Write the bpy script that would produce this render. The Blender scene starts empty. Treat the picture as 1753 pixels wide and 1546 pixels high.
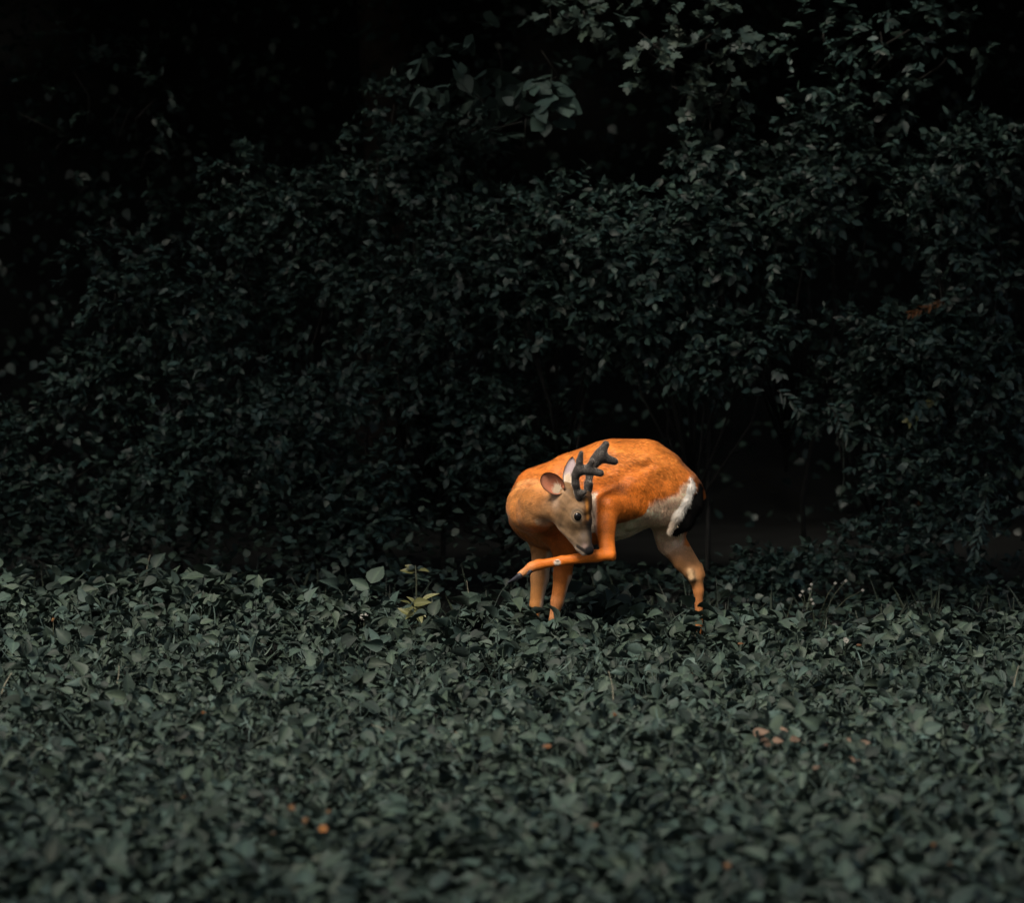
import bpy, math, random
import numpy as np
from mathutils import Vector, Matrix

SEED = 7
rng = np.random.default_rng(SEED)
random.seed(SEED)
sc = bpy.context.scene
C = sc.collection

# ------------------------------------------------------------------ camera, sky, sun, exposure
FPX = 9600.0                       # focal length in photo pixels (photo is 1753 wide)
CAM = np.array([0.0, 0.0, 3.0])
HOR = -20.0                        # photo row of the horizon
PITCH = math.atan((773 - HOR) / FPX)
cd = bpy.data.cameras.new('camera')
cam = bpy.data.objects.new('camera', cd); C.objects.link(cam)
cam.location = CAM
cam.rotation_euler = (math.pi / 2 - PITCH, 0, 0)
cd.sensor_width = 36.0
cd.lens = FPX / 1753 * 36.0
cd.clip_start = 0.5; cd.clip_end = 3000
cd.dof.use_dof = True
cd.dof.focus_distance = 24.2
cd.dof.aperture_fstop = 2.7
sc.camera = cam

SUN = Vector((-0.32, -0.68, 0.90)).normalized()      # towards the sun: high, from the left behind the camera
w = bpy.data.worlds.new('World'); sc.world = w; w.use_nodes = True
nt = w.node_tree; nt.nodes.clear()
sky = nt.nodes.new('ShaderNodeTexSky'); sky.sky_type = 'NISHITA'; sky.sun_disc = False
sky.sun_elevation = math.asin(SUN.z)
sky.sun_rotation = math.atan2(SUN.x, SUN.y)
sky.dust_density = 6.0; sky.air_density = 1.0; sky.ozone_density = 1.0
bg = nt.nodes.new('ShaderNodeBackground'); bg.inputs['Strength'].default_value = 0.05
wo = nt.nodes.new('ShaderNodeOutputWorld')
nt.links.new(sky.outputs[0], bg.inputs[0]); nt.links.new(bg.outputs[0], wo.inputs[0])
sl = bpy.data.lights.new('sun', 'SUN'); sl.energy = 1.5; sl.angle = math.radians(16); sl.color = (1.0, 0.90, 0.78)
so = bpy.data.objects.new('sun', sl); C.objects.link(so)
so.rotation_euler = (-SUN).to_track_quat('-Z', 'Y').to_euler(); so.location = (0, 0, 30)
sc.view_settings.view_transform = 'Standard'; sc.view_settings.look = 'None'
sc.view_settings.gamma = 1.0; sc.view_settings.use_curve_mapping = False
sc.view_settings.exposure = 1.32
sc.render.engine = 'CYCLES'
sc.cycles.use_denoising = True
sc.cycles.max_bounces = 5; sc.cycles.diffuse_bounces = 3; sc.cycles.glossy_bounces = 2
sc.cycles.use_adaptive_sampling = True; sc.cycles.adaptive_threshold = 0.01

# ------------------------------------------------------------------ helpers
CP, SP = math.cos(PITCH), math.sin(PITCH)
FWD = np.array([0, CP, -SP]); UP = np.array([0, SP, CP]); RT = np.array([1.0, 0, 0])
def P(px, py, Y):
    """point of the world at depth Y along the sight line of a photo pixel"""
    d = FWD + RT * ((px - 876.5) / FPX) + UP * ((773 - py) / FPX)
    return CAM + d * (Y / d[1])
def to_px(p):
    q = np.asarray(p) - CAM
    z = q @ FWD
    return 876.5 + FPX * (q @ RT) / z, 773 - FPX * (q @ UP) / z

def unit(v):
    v = np.asarray(v, float)
    return v / np.maximum(np.linalg.norm(v, axis=-1, keepdims=True), 1e-9)

def mesh_np(name, verts, faces, smooth=True):
    """faces: (N,3) or (N,4) int array"""
    verts = np.asarray(verts, np.float32); faces = np.asarray(faces, np.int32)
    me = bpy.data.meshes.new(name)
    n, k = faces.shape
    me.vertices.add(len(verts)); me.vertices.foreach_set('co', verts.ravel())
    me.loops.add(n * k); me.loops.foreach_set('vertex_index', faces.ravel())
    me.polygons.add(n); me.polygons.foreach_set('loop_start', np.arange(n, dtype=np.int32) * k)
    me.polygons.foreach_set('use_smooth', np.full(n, smooth, bool))
    me.update(calc_edges=True)
    return me
def set_col(me, col, name='Col'):
    a = me.attributes.new(name, 'FLOAT_COLOR', 'POINT')
    c = np.ones((len(me.vertices), 4), np.float32); c[:, :3] = col
    a.data.foreach_set('color', c.ravel())
def set_val(me, val, name='tone'):
    a = me.attributes.new(name, 'FLOAT', 'POINT')
    a.data.foreach_set('value', np.broadcast_to(np.asarray(val, np.float32), (len(me.vertices),)).copy())
def obj(name, me, m=None, parent=None):
    if m is not None and len(me.materials) == 0: me.materials.append(m)
    o = bpy.data.objects.new(name, me); C.objects.link(o)
    if parent is not None: o.parent = parent
    return o
def tag(o, label=None, cat=None, group=None, kind=None):
    if label: o['label'] = label
    if cat: o['category'] = cat
    if group: o['group'] = group
    if kind: o['kind'] = kind
    return o
def thing(name, label, cat, loc=(0, 0, 0), group=None):
    o = bpy.data.objects.new(name, None); C.objects.link(o); o.location = loc
    o.empty_display_size = 0.1
    return tag(o, label, cat, group)
def part(name, me, m, parent, kind=None):
    """child of an Empty whose transform is a pure translation; mesh is given in world coordinates"""
    o = obj(name, me, m, parent)
    o.location = -Vector(parent.location)
    if kind: o['kind'] = kind
    return o

def tube(pts, radii, seg=6):
    pts = np.asarray(pts, float); n = len(pts)
    V = []; 
    for i in range(n):
        t = unit(pts[min(i + 1, n - 1)] - pts[max(i - 1, 0)])
        a = np.cross(t, [0.31, 0.9, 0.2]); a = unit(a); b = np.cross(t, a)
        for j in range(seg):
            an = 2 * math.pi * j / seg
            V.append(pts[i] + radii[i] * (a * math.cos(an) + b * math.sin(an)))
    F = []
    for i in range(n - 1):
        for j in range(seg):
            q = (i * seg + j, i * seg + (j + 1) % seg, (i + 1) * seg + (j + 1) % seg, (i + 1) * seg + j)
            F += [(q[0], q[1], q[2]), (q[0], q[2], q[3])]
    V.append(pts[0]); V.append(pts[-1])
    for j in range(seg):
        F.append((len(V) - 2, (j + 1) % seg, j))
        F.append((len(V) - 1, (n - 1) * seg + j, (n - 1) * seg + (j + 1) % seg))
    return np.array(V), np.array(F)
def merge(parts):
    V = []; F = []; o = 0
    for v, f in parts:
        V.append(v); F.append(np.asarray(f) + o); o += len(v)
    return np.concatenate(V), np.concatenate(F)

# ------------------------------------------------------------------ materials
def mat(name):
    m = bpy.data.materials.new(name); m.use_nodes = True
    return m, m.node_tree, m.node_tree.nodes['Principled BSDF']
def simple(name, col, rough=0.7, noise=0.25, scale=30.0, spec=0.3, bump=0.0):
    m, t, b = mat(name)
    n = t.nodes.new('ShaderNodeTexNoise'); n.inputs['Scale'].default_value = scale; n.inputs['Detail'].default_value = 6
    co = t.nodes.new('ShaderNodeTexCoord'); t.links.new(co.outputs['Object'], n.inputs['Vector'])
    mr = t.nodes.new('ShaderNodeMapRange'); mr.inputs['From Min'].default_value = 0.3; mr.inputs['From Max'].default_value = 0.7
    mr.inputs['To Min'].default_value = 1 - noise; mr.inputs['To Max'].default_value = 1 + noise
    t.links.new(n.outputs['Fac'], mr.inputs['Value'])
    mx = t.nodes.new('ShaderNodeMix'); mx.data_type = 'RGBA'; mx.blend_type = 'MULTIPLY'; mx.inputs['Factor'].default_value = 1
    mx.inputs['A'].default_value = (*col, 1); t.links.new(mr.outputs['Result'], mx.inputs['B'])
    t.links.new(mx.outputs['Result'], b.inputs['Base Color'])
    b.inputs['Roughness'].default_value = rough; b.inputs['Specular IOR Level'].default_value = spec
    if bump:
        bp = t.nodes.new('ShaderNodeBump'); bp.inputs['Strength'].default_value = bump; bp.inputs['Distance'].default_value = 0.01
        t.links.new(n.outputs['Fac'], bp.inputs['Height']); t.links.new(bp.outputs['Normal'], b.inputs['Normal'])
    return m
def leaf_mat(name, top, under, dark=0.55, light=1.5, rough=0.45, spec=0.5, hue=None, veins=0.0):
    """two-sided leaf: top colour, paler underside, tone differs per leaf and per object, fine mottling"""
    m, t, b = mat(name); N = t.nodes.new; L = t.links.new
    at = N('ShaderNodeAttribute'); at.attribute_name = 'tone'
    oi = N('ShaderNodeObjectInfo')
    ad = N('ShaderNodeMath'); ad.operation = 'ADD'; L(at.outputs['Fac'], ad.inputs[0]); L(oi.outputs['Random'], ad.inputs[1])
    fr = N('ShaderNodeMath'); fr.operation = 'FRACT'; L(ad.outputs[0], fr.inputs[0])
    mr = N('ShaderNodeMapRange'); mr.inputs['To Min'].default_value = dark; mr.inputs['To Max'].default_value = light
    L(fr.outputs[0], mr.inputs['Value'])
    ge = N('ShaderNodeNewGeometry')
    side = N('ShaderNodeMix'); side.data_type = 'RGBA'
    side.inputs['A'].default_value = (*top, 1); side.inputs['B'].default_value = (*under, 1)
    L(ge.outputs['Backfacing'], side.inputs['Factor'])
    # some leaves lean to another hue
    mi = N('ShaderNodeAttribute'); mi.attribute_name = 'mid'
    mp = N('ShaderNodeMath'); mp.operation = 'POWER'; mp.inputs[1].default_value = 7; L(mi.outputs['Fac'], mp.inputs[0])
    mk = N('ShaderNodeMath'); mk.operation = 'MULTIPLY'; mk.inputs[1].default_value = 0.45; L(mp.outputs[0], mk.inputs[0])
    vm = N('ShaderNodeMix'); vm.data_type = 'RGBA'; vm.inputs['B'].default_value = (under[0] * 1.5, under[1] * 1.5, under[2] * 1.2, 1)
    L(mk.outputs[0], vm.inputs['Factor']); L(side.outputs['Result'], vm.inputs['A']); side = vm
    hu = N('ShaderNodeMath'); hu.operation = 'MULTIPLY'; hu.inputs[1].default_value = 7.31; L(fr.outputs[0], hu.inputs[0])
    hf = N('ShaderNodeMath'); hf.operation = 'FRACT'; L(hu.outputs[0], hf.inputs[0])
    hm = N('ShaderNodeMix'); hm.data_type = 'RGBA'; hm.blend_type = 'MULTIPLY'; hm.inputs['B'].default_value = (*(hue or (1.15, 1.0, 0.75)), 1)
    L(hf.outputs[0], hm.inputs['Factor']); L(side.outputs['Result'], hm.inputs['A'])
    no = N('ShaderNodeTexNoise'); no.inputs['Scale'].default_value = 60; no.inputs['Detail'].default_value = 3
    co = N('ShaderNodeTexCoord'); L(co.outputs['Object'], no.inputs['Vector'])
    nm = N('ShaderNodeMapRange'); nm.inputs['To Min'].default_value = 0.7; nm.inputs['To Max'].default_value = 1.3
    L(no.outputs['Fac'], nm.inputs['Value'])
    mu = N('ShaderNodeMath'); mu.operation = 'MULTIPLY'; L(mr.outputs[0], mu.inputs[0]); L(nm.outputs[0], mu.inputs[1])
    mx = N('ShaderNodeMix'); mx.data_type = 'RGBA'; mx.blend_type = 'MULTIPLY'; mx.inputs['Factor'].default_value = 1
    L(hm.outputs['Result'], mx.inputs['A']); L(mu.outputs[0], mx.inputs['B'])
    L(mx.outputs['Result'], b.inputs['Base Color'])
    b.inputs['Roughness'].default_value = rough; b.inputs['Specular IOR Level'].default_value = spec
    return m

M_soy = leaf_mat('soy_leaf', (0.024, 0.042, 0.036), (0.038, 0.064, 0.059), 0.42, 1.6, 0.62, 0.28, (1.15, 1.0, 0.82))
M_stalk = simple('soy_stalk', (0.06, 0.07, 0.045), 0.6)
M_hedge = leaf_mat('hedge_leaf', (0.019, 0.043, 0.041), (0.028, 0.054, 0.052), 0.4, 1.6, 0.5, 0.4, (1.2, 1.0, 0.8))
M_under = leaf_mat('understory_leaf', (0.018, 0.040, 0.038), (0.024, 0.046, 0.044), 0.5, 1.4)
M_vine = leaf_mat('vine_leaf', (0.036, 0.066, 0.060), (0.048, 0.078, 0.070), 0.7, 1.35, 0.5, 0.4, (1.05, 1.0, 0.9))
M_maple = leaf_mat('maple_leaf', (0.030, 0.054, 0.050), (0.044, 0.068, 0.063), 0.6, 1.5, 0.5, 0.4, (1.2, 1.0, 0.8))
M_weed = leaf_mat('weed_leaf', (0.018, 0.036, 0.033), (0.026, 0.045, 0.042), 0.5, 1.6, 0.5, 0.4)
M_grass = leaf_mat('grass_blade', (0.030, 0.045, 0.036), (0.035, 0.05, 0.04), 0.5, 1.6, 0.5, 0.4)
M_gold = leaf_mat('yellow_leaf', (0.10, 0.105, 0.042), (0.16, 0.165, 0.11), 0.8, 1.2, 0.45, 0.4, (1.0, 1.0, 0.9))
M_rust = leaf_mat('rust_leaf', (0.075, 0.034, 0.013), (0.085, 0.042, 0.018), 0.7, 1.4, 0.6, 0.3)
M_orange = simple('orange_petal', (0.24, 0.09, 0.016), 0.6, 0.3, 80)
M_drytan = leaf_mat('dry_leaf', (0.145, 0.102, 0.074), (0.165, 0.12, 0.09), 0.7, 1.2, 0.7, 0.2, (1, 0.95, 0.9))
M_white = simple('white_petal', (0.22, 0.22, 0.20), 0.6, 0.1, 60)
M_bark = simple('bark', (0.035, 0.029, 0.023), 0.85, 0.5, 14, 0.2, 0.8)
M_twig = simple('twig_bark', (0.018, 0.018, 0.016), 0.8, 0.4, 20)
M_soil = simple('soil', (0.010, 0.011, 0.010), 0.9, 0.5, 3, 0.2, 0.6)
M_straw = simple('straw', (0.24, 0.23, 0.17), 0.7, 0.3, 20)
M_crown = leaf_mat('crown_leaf', (0.035, 0.055, 0.035), (0.05, 0.07, 0.05), 0.6, 1.4)

# ------------------------------------------------------------------ leaf templates: (u along, v across, w normal), triangles
def t_ovate(rows=((0.12, .36), (0.35, .50), (0.62, .38), (0.84, .17)), fold=0.10, droop=0.10):
    V = [(0, 0, 0)]; F = []
    for i, (u, h) in enumerate(rows):
        d = -droop * u * u
        V += [(u, h, d + fold * h * 1.3), (u, 0, d), (u, -h, d + fold * h * 1.3)]
    V.append((1, 0, -droop)); n = len(rows); tip = len(V) - 1
    F += [(0, 2, 1), (0, 3, 2)]
    for i in range(n - 1):
        a = 1 + 3 * i; b = a + 3
        F += [(a, a + 1, b + 1), (a, b + 1, b), (a + 1, a + 2, b + 2), (a + 1, b + 2, b + 1)]
    a = 1 + 3 * (n - 1)
    F += [(a, a + 1, tip), (a + 1, a + 2, tip)]
    return np.array(V, float), np.array(F)
def t_fan(outline, cx, dish=0.06):
    V = [(cx, 0, 0)] + [(u, v, dish * (abs(v) + (u - cx) ** 2 * .6)) for u, v in outline]; n = len(outline)
    return np.array(V, float), np.array([(0, 1 + i, 1 + (i + 1) % n) for i in range(n)])
T_OV = t_ovate(((0.05, .20), (0.17, .41), (0.36, .50), (0.58, .41), (0.78, .23), (0.92, .08)), 0.16, 0.16)
T_CURL = t_ovate(((0.06, .22), (0.2, .42), (0.40, .48), (0.62, .36), (0.84, .15)), 0.42, 0.34)
T_LAN = t_ovate(((0.2, .24), (0.5, .30), (0.8, .15)), 0.15, 0.18)
T_OV3 = t_ovate(((0.18, .40), (0.48, .46), (0.8, .2)), 0.12, 0.15)
_h = [(0, 0), (-.10, .18), (-.06, .36), (.12, .50), (.36, .50), (.62, .36), (.84, .16), (1, 0)]
T_HEART = t_fan(_h + [(u, -v) for u, v in _h[-2:0:-1]], 0.35)
_m = [(0, 0), (-.04, .24), (.16, .30), (.10, .52), (.34, .44), (.55, .56), (.56, .30), (.62, .18), (.78, .22), (1, 0)]
T_MAPLE = t_fan(_m + [(u, -v) for u, v in _m[-2:0:-1]], 0.35, 0.04)
def orient(v, f):
    """make the template's triangles face +w"""
    f = f.copy()
    for i, (a, b, c) in enumerate(f):
        if np.cross(v[b] - v[a], v[c] - v[a])[2] < 0: f[i] = (a, c, b)
    return v, f
T_OV, T_CURL, T_LAN, T_OV3, T_HEART, T_MAPLE = [orient(*t) for t in (T_OV, T_CURL, T_LAN, T_OV3, T_HEART, T_MAPLE)]

def frames(d, n):
    d = unit(d); n = n - (n * d).sum(-1, keepdims=True) * d; n = unit(n)
    return d, np.cross(n, d), n
def leaf_cloud(tpl, org, d, n, L, W):
    """arrays of N leaves -> verts, tris, per-vertex leaf index"""
    tv, tf = tpl
    d, s, n = frames(d, n)
    L = np.asarray(L)[:, None, None]; W = np.asarray(W)[:, None, None]
    V = org[:, None, :] + tv[None, :, 0:1] * L * d[:, None, :] + tv[None, :, 1:2] * W * s[:, None, :] + tv[None, :, 2:3] * L * n[:, None, :]
    N, k = len(org), len(tv)
    F = tf[None] + (np.arange(N) * k)[:, None, None]
    return V.reshape(-1, 3), F.reshape(-1, 3), np.repeat(np.arange(N), k)
def leaf_mesh(name, tpl, org, d, n, L, W):
    V, F, ix = leaf_cloud(tpl, org, d, n, L, W)
    me = mesh_np(name, V, F); set_val(me, rng.random(len(org))[ix])
    set_val(me, np.tile((np.abs(tpl[0][:, 1]) < 1e-6).astype(np.float32), len(org)), 'mid')
    return me
def leaf_matrix(o, d, n, L, W):
    d, s, n = frames(d[None], n[None])
    M = Matrix.Identity(4)
    for i in range(3):
        M[i][0] = d[0][i] * L; M[i][1] = s[0][i] * W; M[i][2] = n[0][i] * L; M[i][3] = o[i]
    return M
_tpl_mesh = {}
def tpl_mesh(key, tpl, m):
    k = (key, m.name)
    if k not in _tpl_mesh:
        me = mesh_np('leaf', *tpl); set_val(me, 0.0); set_val(me, (np.abs(tpl[0][:, 1]) < 1e-6).astype(np.float32), 'mid'); me.materials.append(m); _tpl_mesh[k] = me
    return _tpl_mesh[k]

def vnoise(x, y, s, seed=0):
    """cheap smooth 2-D noise in -1..1"""
    r = np.random.default_rng(seed); out = 0
    for i in range(5):
        a = r.random() * 6.28; f = s * (0.6 + r.random() * 1.2); ph = r.random() * 6.28
        out = out + np.sin((x * math.cos(a) + y * math.sin(a)) * f + ph)
    return out / 3.2

# ------------------------------------------------------------------ ground: one sheet, a wooded bank rising behind the hedge
def build_ground():
    xs = np.concatenate([[-1500, -400, -120, -40], np.linspace(-16, 16, 65), [40, 120, 400, 1500]])
    ys = np.concatenate([[-800, -200, -50, 0, 6], np.linspace(10, 48, 77), [60, 120, 400, 1600]])
    X, Y = np.meshgrid(xs, ys)
    Z = 0.02 * vnoise(X, Y, 2.0, 3) * (np.abs(X) < 20)
    bank = np.clip((Y - 31.8) / 6.0, 0, 1); bank = bank * bank * (3 - 2 * bank)
    Z = Z + bank * (6.5 + 0.5 * vnoise(X, Y, 0.7, 5))
    V = np.stack([X, Y, Z], -1).reshape(-1, 3)
    nx = len(xs); F = []
    for j in range(len(ys) - 1):
        for i in range(nx - 1):
            a = j * nx + i; F.append((a, a + 1, a + nx + 1, a + nx))
    o = obj('ground', mesh_np('ground', V, np.array(F)), M_soil)
    tag(o, kind='structure', label='dark bare soil under the crop, rising into a bank behind the hedge')
build_ground()

# ------------------------------------------------------------------ soybean field
def field_edge(x):
    return 24.3 + 1.1 / (1 + np.exp((x + 0.9) * 2.6)) + 0.12 * np.sin(x * 3.1)
def canopy(x, y):
    return 0.275 + 0.04 * vnoise(x, y, 2.3, 11) + 0.032 * vnoise(x, y, 7.5, 12)
def in_frame(x, y, z, m=30):
    px, py = to_px(np.stack([x, y, z], -1))
    return (px > -m) & (px < 1753 + m) & (py > -m) & (py < 1546 + m)

def soy_field():
    n = 38000
    y = 13.2 + (26.5 - 13.2) * rng.random(n)
    hw = 1.9 + y * 0.091
    x = (rng.random(n) * 2 - 1) * 4.3
    k = (np.abs(x) < hw) & (y < field_edge(x)); x, y = x[k], y[k]
    z = canopy(x, y)
    z = z - 0.20 * rng.random(len(x)) ** 1.2 + 0.03 * rng.standard_normal(len(x))
    near = in_frame(x, y, z, 10) & (y < 18.3)             # those plants are built one by one
    x, y, z = x[~near], y[~near], z[~near]
    N = len(x)
    az = rng.random(N) * 2 * np.pi
    el = rng.normal(0.0, 0.5, N)
    d0 = np.stack([np.cos(az) * np.cos(el), np.sin(az) * np.cos(el), np.sin(el)], -1)
    n0 = unit(np.stack([rng.normal(0, .6, N), rng.normal(-.1, .6, N), np.ones(N)], -1))
    d0, s0, n0 = frames(d0, n0)
    base = np.stack([x, y, z], -1)
    size = 0.036 + 0.046 * rng.random(N) ** 1.8
    O, D, NN, LL = [], [], [], []
    for ang in (0.0, 1.2, -1.2):                     # a terminal leaflet and two side leaflets on each petiole
        a = ang + rng.normal(0, .18, N)
        O.append(base + d0 * (size * (.25 if ang == 0 else .0))[:, None])
        D.append(d0 * np.cos(a)[:, None] + s0 * np.sin(a)[:, None] + n0 * rng.normal(-.1, .35, N)[:, None])
        NN.append(n0 + .55 * rng.standard_normal((N, 3)))
        LL.append(size * rng.uniform(.8, 1.12, N))
    O, D, NN, LL = np.concatenate(O), np.concatenate(D), np.concatenate(NN), np.concatenate(LL)
    W = LL * rng.uniform(0.52, 0.78, len(LL))
    h = rng.random(len(LL)) < .5
    v1, f1, i1 = leaf_cloud(T_OV, O[h], D[h], NN[h], LL[h], W[h]); v2, f2, i2 = leaf_cloud(T_CURL, O[~h], D[~h], NN[~h], LL[~h], W[~h])
    pd = np.stack([rng.normal(0, .35, N), rng.normal(0, .35, N), -np.ones(N)], -1) - d0 * .7
    v3, f3, i3 = leaf_cloud(T_LAN, base, pd, rng.standard_normal((N, 3)), np.full(N, .10), np.full(N, .008))
    V, F = merge([(v1, f1), (v2, f2), (v3, f3)])
    me = mesh_np('soybean_crop', V, F)
    set_val(me, np.concatenate([rng.random(h.sum())[i1], rng.random((~h).sum())[i2], rng.random(N)[i3]]))
    md = lambda t, k: np.tile((np.abs(t[0][:, 1]) < 1e-6).astype(np.float32), k)
    set_val(me, np.concatenate([md(T_OV, h.sum()), md(T_CURL, (~h).sum()), md(T_LAN, N) * 0]), 'mid')
    o = obj('soybean_crop', me, M_soy)
    tag(o, 'dense low grey-green soybean crop filling the field beyond the nearest plants', 'crop', kind='stuff')
soy_field()

def trifoliate_mesh(seed):
    r = np.random.default_rng(seed)
    used = []; Ls = r.uniform(0.050, 0.070); out = []; tone = []
    pet = np.array([[0, 0, 0], [0.045, 0, 0.03], [0.09, 0, 0.045]])
    out.append(tube(pet, [0.0022, 0.002, 0.0016], 4)); tone.append(0.1)
    for ang, off in ((0, 0.028), (1.25, 0.0), (-1.25, 0.0)):
        a = ang + r.normal(0, .15); el = r.normal(-0.05, .5)
        d = np.array([[math.cos(a) * math.cos(el), math.sin(a) * math.cos(el), math.sin(el)]])
        n = np.array([[r.normal(0, .75), r.normal(0, .75), 1.0]])
        org = np.array([[0.09 + off * .8, 0, 0.045]])
        L = Ls * r.uniform(.85, 1.1)
        tq = T_CURL if (len(out) + seed) % 2 else T_OV; used.append(tq)
        v, f, _ = leaf_cloud(tq, org, d, n, [L], [L * r.uniform(.55, .76)])
        out.append((v, f)); tone.append(r.random() * .5)
    V, F = merge(out)
    me = mesh_np('leaf', V, F)
    set_val(me, np.concatenate([np.full(len(p[0]), t) for p, t in zip(out, tone)]))
    set_val(me, np.concatenate([np.zeros(len(out[0][0]))] + [(np.abs(q[0][:, 1]) < 1e-6) * 1.0 for q in used]), 'mid'); me.materials.append(M_soy)
    return me
TRI = [trifoliate_mesh(100 + i) for i in range(7)]
def soy_prototype(seed, n_leaf=16):
    r = np.random.default_rng(seed)
    h = 0.19
    root = bpy.data.objects.new('soybean_plant', None); C.objects.link(root); root.empty_display_size = 0.1
    st = obj('stem', mesh_np('stem', *tube([(0, 0, -0.01), (0.006, 0.004, h * .5), (0.0, 0.01, h)], [.004, .0032, .002], 5)), M_stalk, root)
    for i in range(n_leaf):
        o = obj('leaf', TRI[(seed + i) % len(TRI)], None, root)
        o.location = (0, 0.01, h * (0.35 + 0.65 * (i + 1) / n_leaf))
        o.rotation_euler = (r.normal(0, .15), -r.uniform(-0.1, .5), i * 2.4 + r.normal(0, .4)); sc_ = r.uniform(.75, 1.1); o.scale = (sc_, sc_, sc_)
    return root
PROTO = [soy_prototype(s) for s in (0, 1, 2, 3)]
_pr_used = set()
def place_plant(k, loc, rz, s, label, group, name='soybean_plant', m=None):
    p = PROTO[k]
    if k in _pr_used or m is not None:
        root = p.copy(); C.objects.link(root)
        for ch in p.children:
            c = ch.copy(); C.objects.link(c); c.parent = root
            if m is not None and c.name.startswith('leaf'):
                c.material_slots[0].link = 'OBJECT'; c.material_slots[0].material = m
    else:
        root = p; _pr_used.add(k)
    root.name = name
    root.location = loc; root.rotation_euler = (random.gauss(0, .1), random.gauss(0, .1), rz); root.scale = (s, s, s)
    tag(root, label, 'plant', group)
    return root
def soy_plants():
    # nearest rows, in view
    pts = []
    r = np.random.default_rng(21)
    tries = 0
    while len(pts) < 220 and tries < 20000:
        tries += 1
        y = 16.0 + 2.4 * r.random(); x = (r.random() * 2 - 1) * (0.12 + y * 0.0915)
        if all((x - a) ** 2 + (y - b) ** 2 > 0.12 ** 2 for a, b in pts): pts.append((x, y))
    for i, (x, y) in enumerate(pts):
        z = float(canopy(x, y))
        place_plant(i % 4, (x, y, 0), r.random() * 6.28, z / 0.245 * r.uniform(.92, 1.08),
                    'blurred grey-green soybean plant in the nearest rows of the field', 'soybean plants in the nearest rows')
    # along the field's far edge, standing out against the dark hedge
    n = 0
    while n < 80:
        x = (r.random() * 2 - 1) * 2.5
        e = float(field_edge(np.array(x))); y = e - abs(r.normal(0, .35)) - .02
        if abs(y - 24.0) < 0.12 and -0.0 < x < 0.9: continue
        if abs(x + 0.40) < 0.14 and y > 23.5: continue
        if .66 < x < .94 and y < 24.05: continue
        z = float(canopy(x, y))
        place_plant(n % 4, (x, y, 0), r.random() * 6.28, z / 0.245 * r.uniform(.92, 1.18),
                    'grey-green soybean plant along the far edge of the field before the dark hedge', 'soybean plants along the far edge'); n += 1
    for px, Y in ((892, 23.62), (912, 23.70), (930, 23.58), (948, 23.68), (968, 23.60), (985, 23.72), (1172, 23.58), (1192, 23.62), (1210, 23.56), (1200, 23.74), (905, 23.45), (940, 23.42)):
        x = float(P(px, 1060, Y)[0])
        place_plant(n % 4, (x, Y, 0), r.random() * 6.28, (1.04 if px < 1100 else 0.92) * r.uniform(.95, 1.05),
                    'grey-green soybean plant standing right in front of the deer legs', 'soybean plants in front of the deer'); n += 1
soy_plants()

# ------------------------------------------------------------------ hedge: shrubs, saplings and vines
def sprigs(r, centers, radii, n, Lr, spread=0.9, per=9):
    """sprigs grow outward from the surfaces of blobs; returns leaf origins, directions, normals, lengths"""
    nb = len(centers); b = r.integers(0, nb, n)
    u = unit(r.standard_normal((n, 3)) + np.array([0, -0.35, 0.35]))
    base = centers[b] + u * radii[b] * (0.72 + 0.33 * r.random((n, 1)))
    dr = unit(u + r.normal(0, .6, (n, 3)) + np.array([0, -0.2, 0.05]))
    ln = r.uniform(0.5, 1.0, n)[:, None] * per * Lr[0] * 0.40
    O = []; D = []; N = []; Ls = []
    upn = np.array([0, 0, 1.0])
    side = unit(np.cross(dr, upn) + r.normal(0, .15, (n, 3)))
    for j in range(per):
        t = (j + 0.4) / per
        s = 1 if j % 2 else -1
        if j == per - 1: s = 0
        O.append(base + dr * ln * t + np.array([0, 0, -0.12]) * ln * t * t)
        D.append(unit(dr * 0.75 + side * s * spread + np.array([0, 0, -0.22]) + r.normal(0, .38, (n, 3))))
        N.append(unit(upn * 1.0 + u * 0.5 + r.normal(0, .62, (n, 3))))
        Ls.append(r.uniform(Lr[0] * .7, Lr[1] * 1.08, n) * (1.0 - 0.25 * abs(t - .5)))
    return np.concatenate(O), np.concatenate(D), np.concatenate(N), np.concatenate(Ls)

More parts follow.
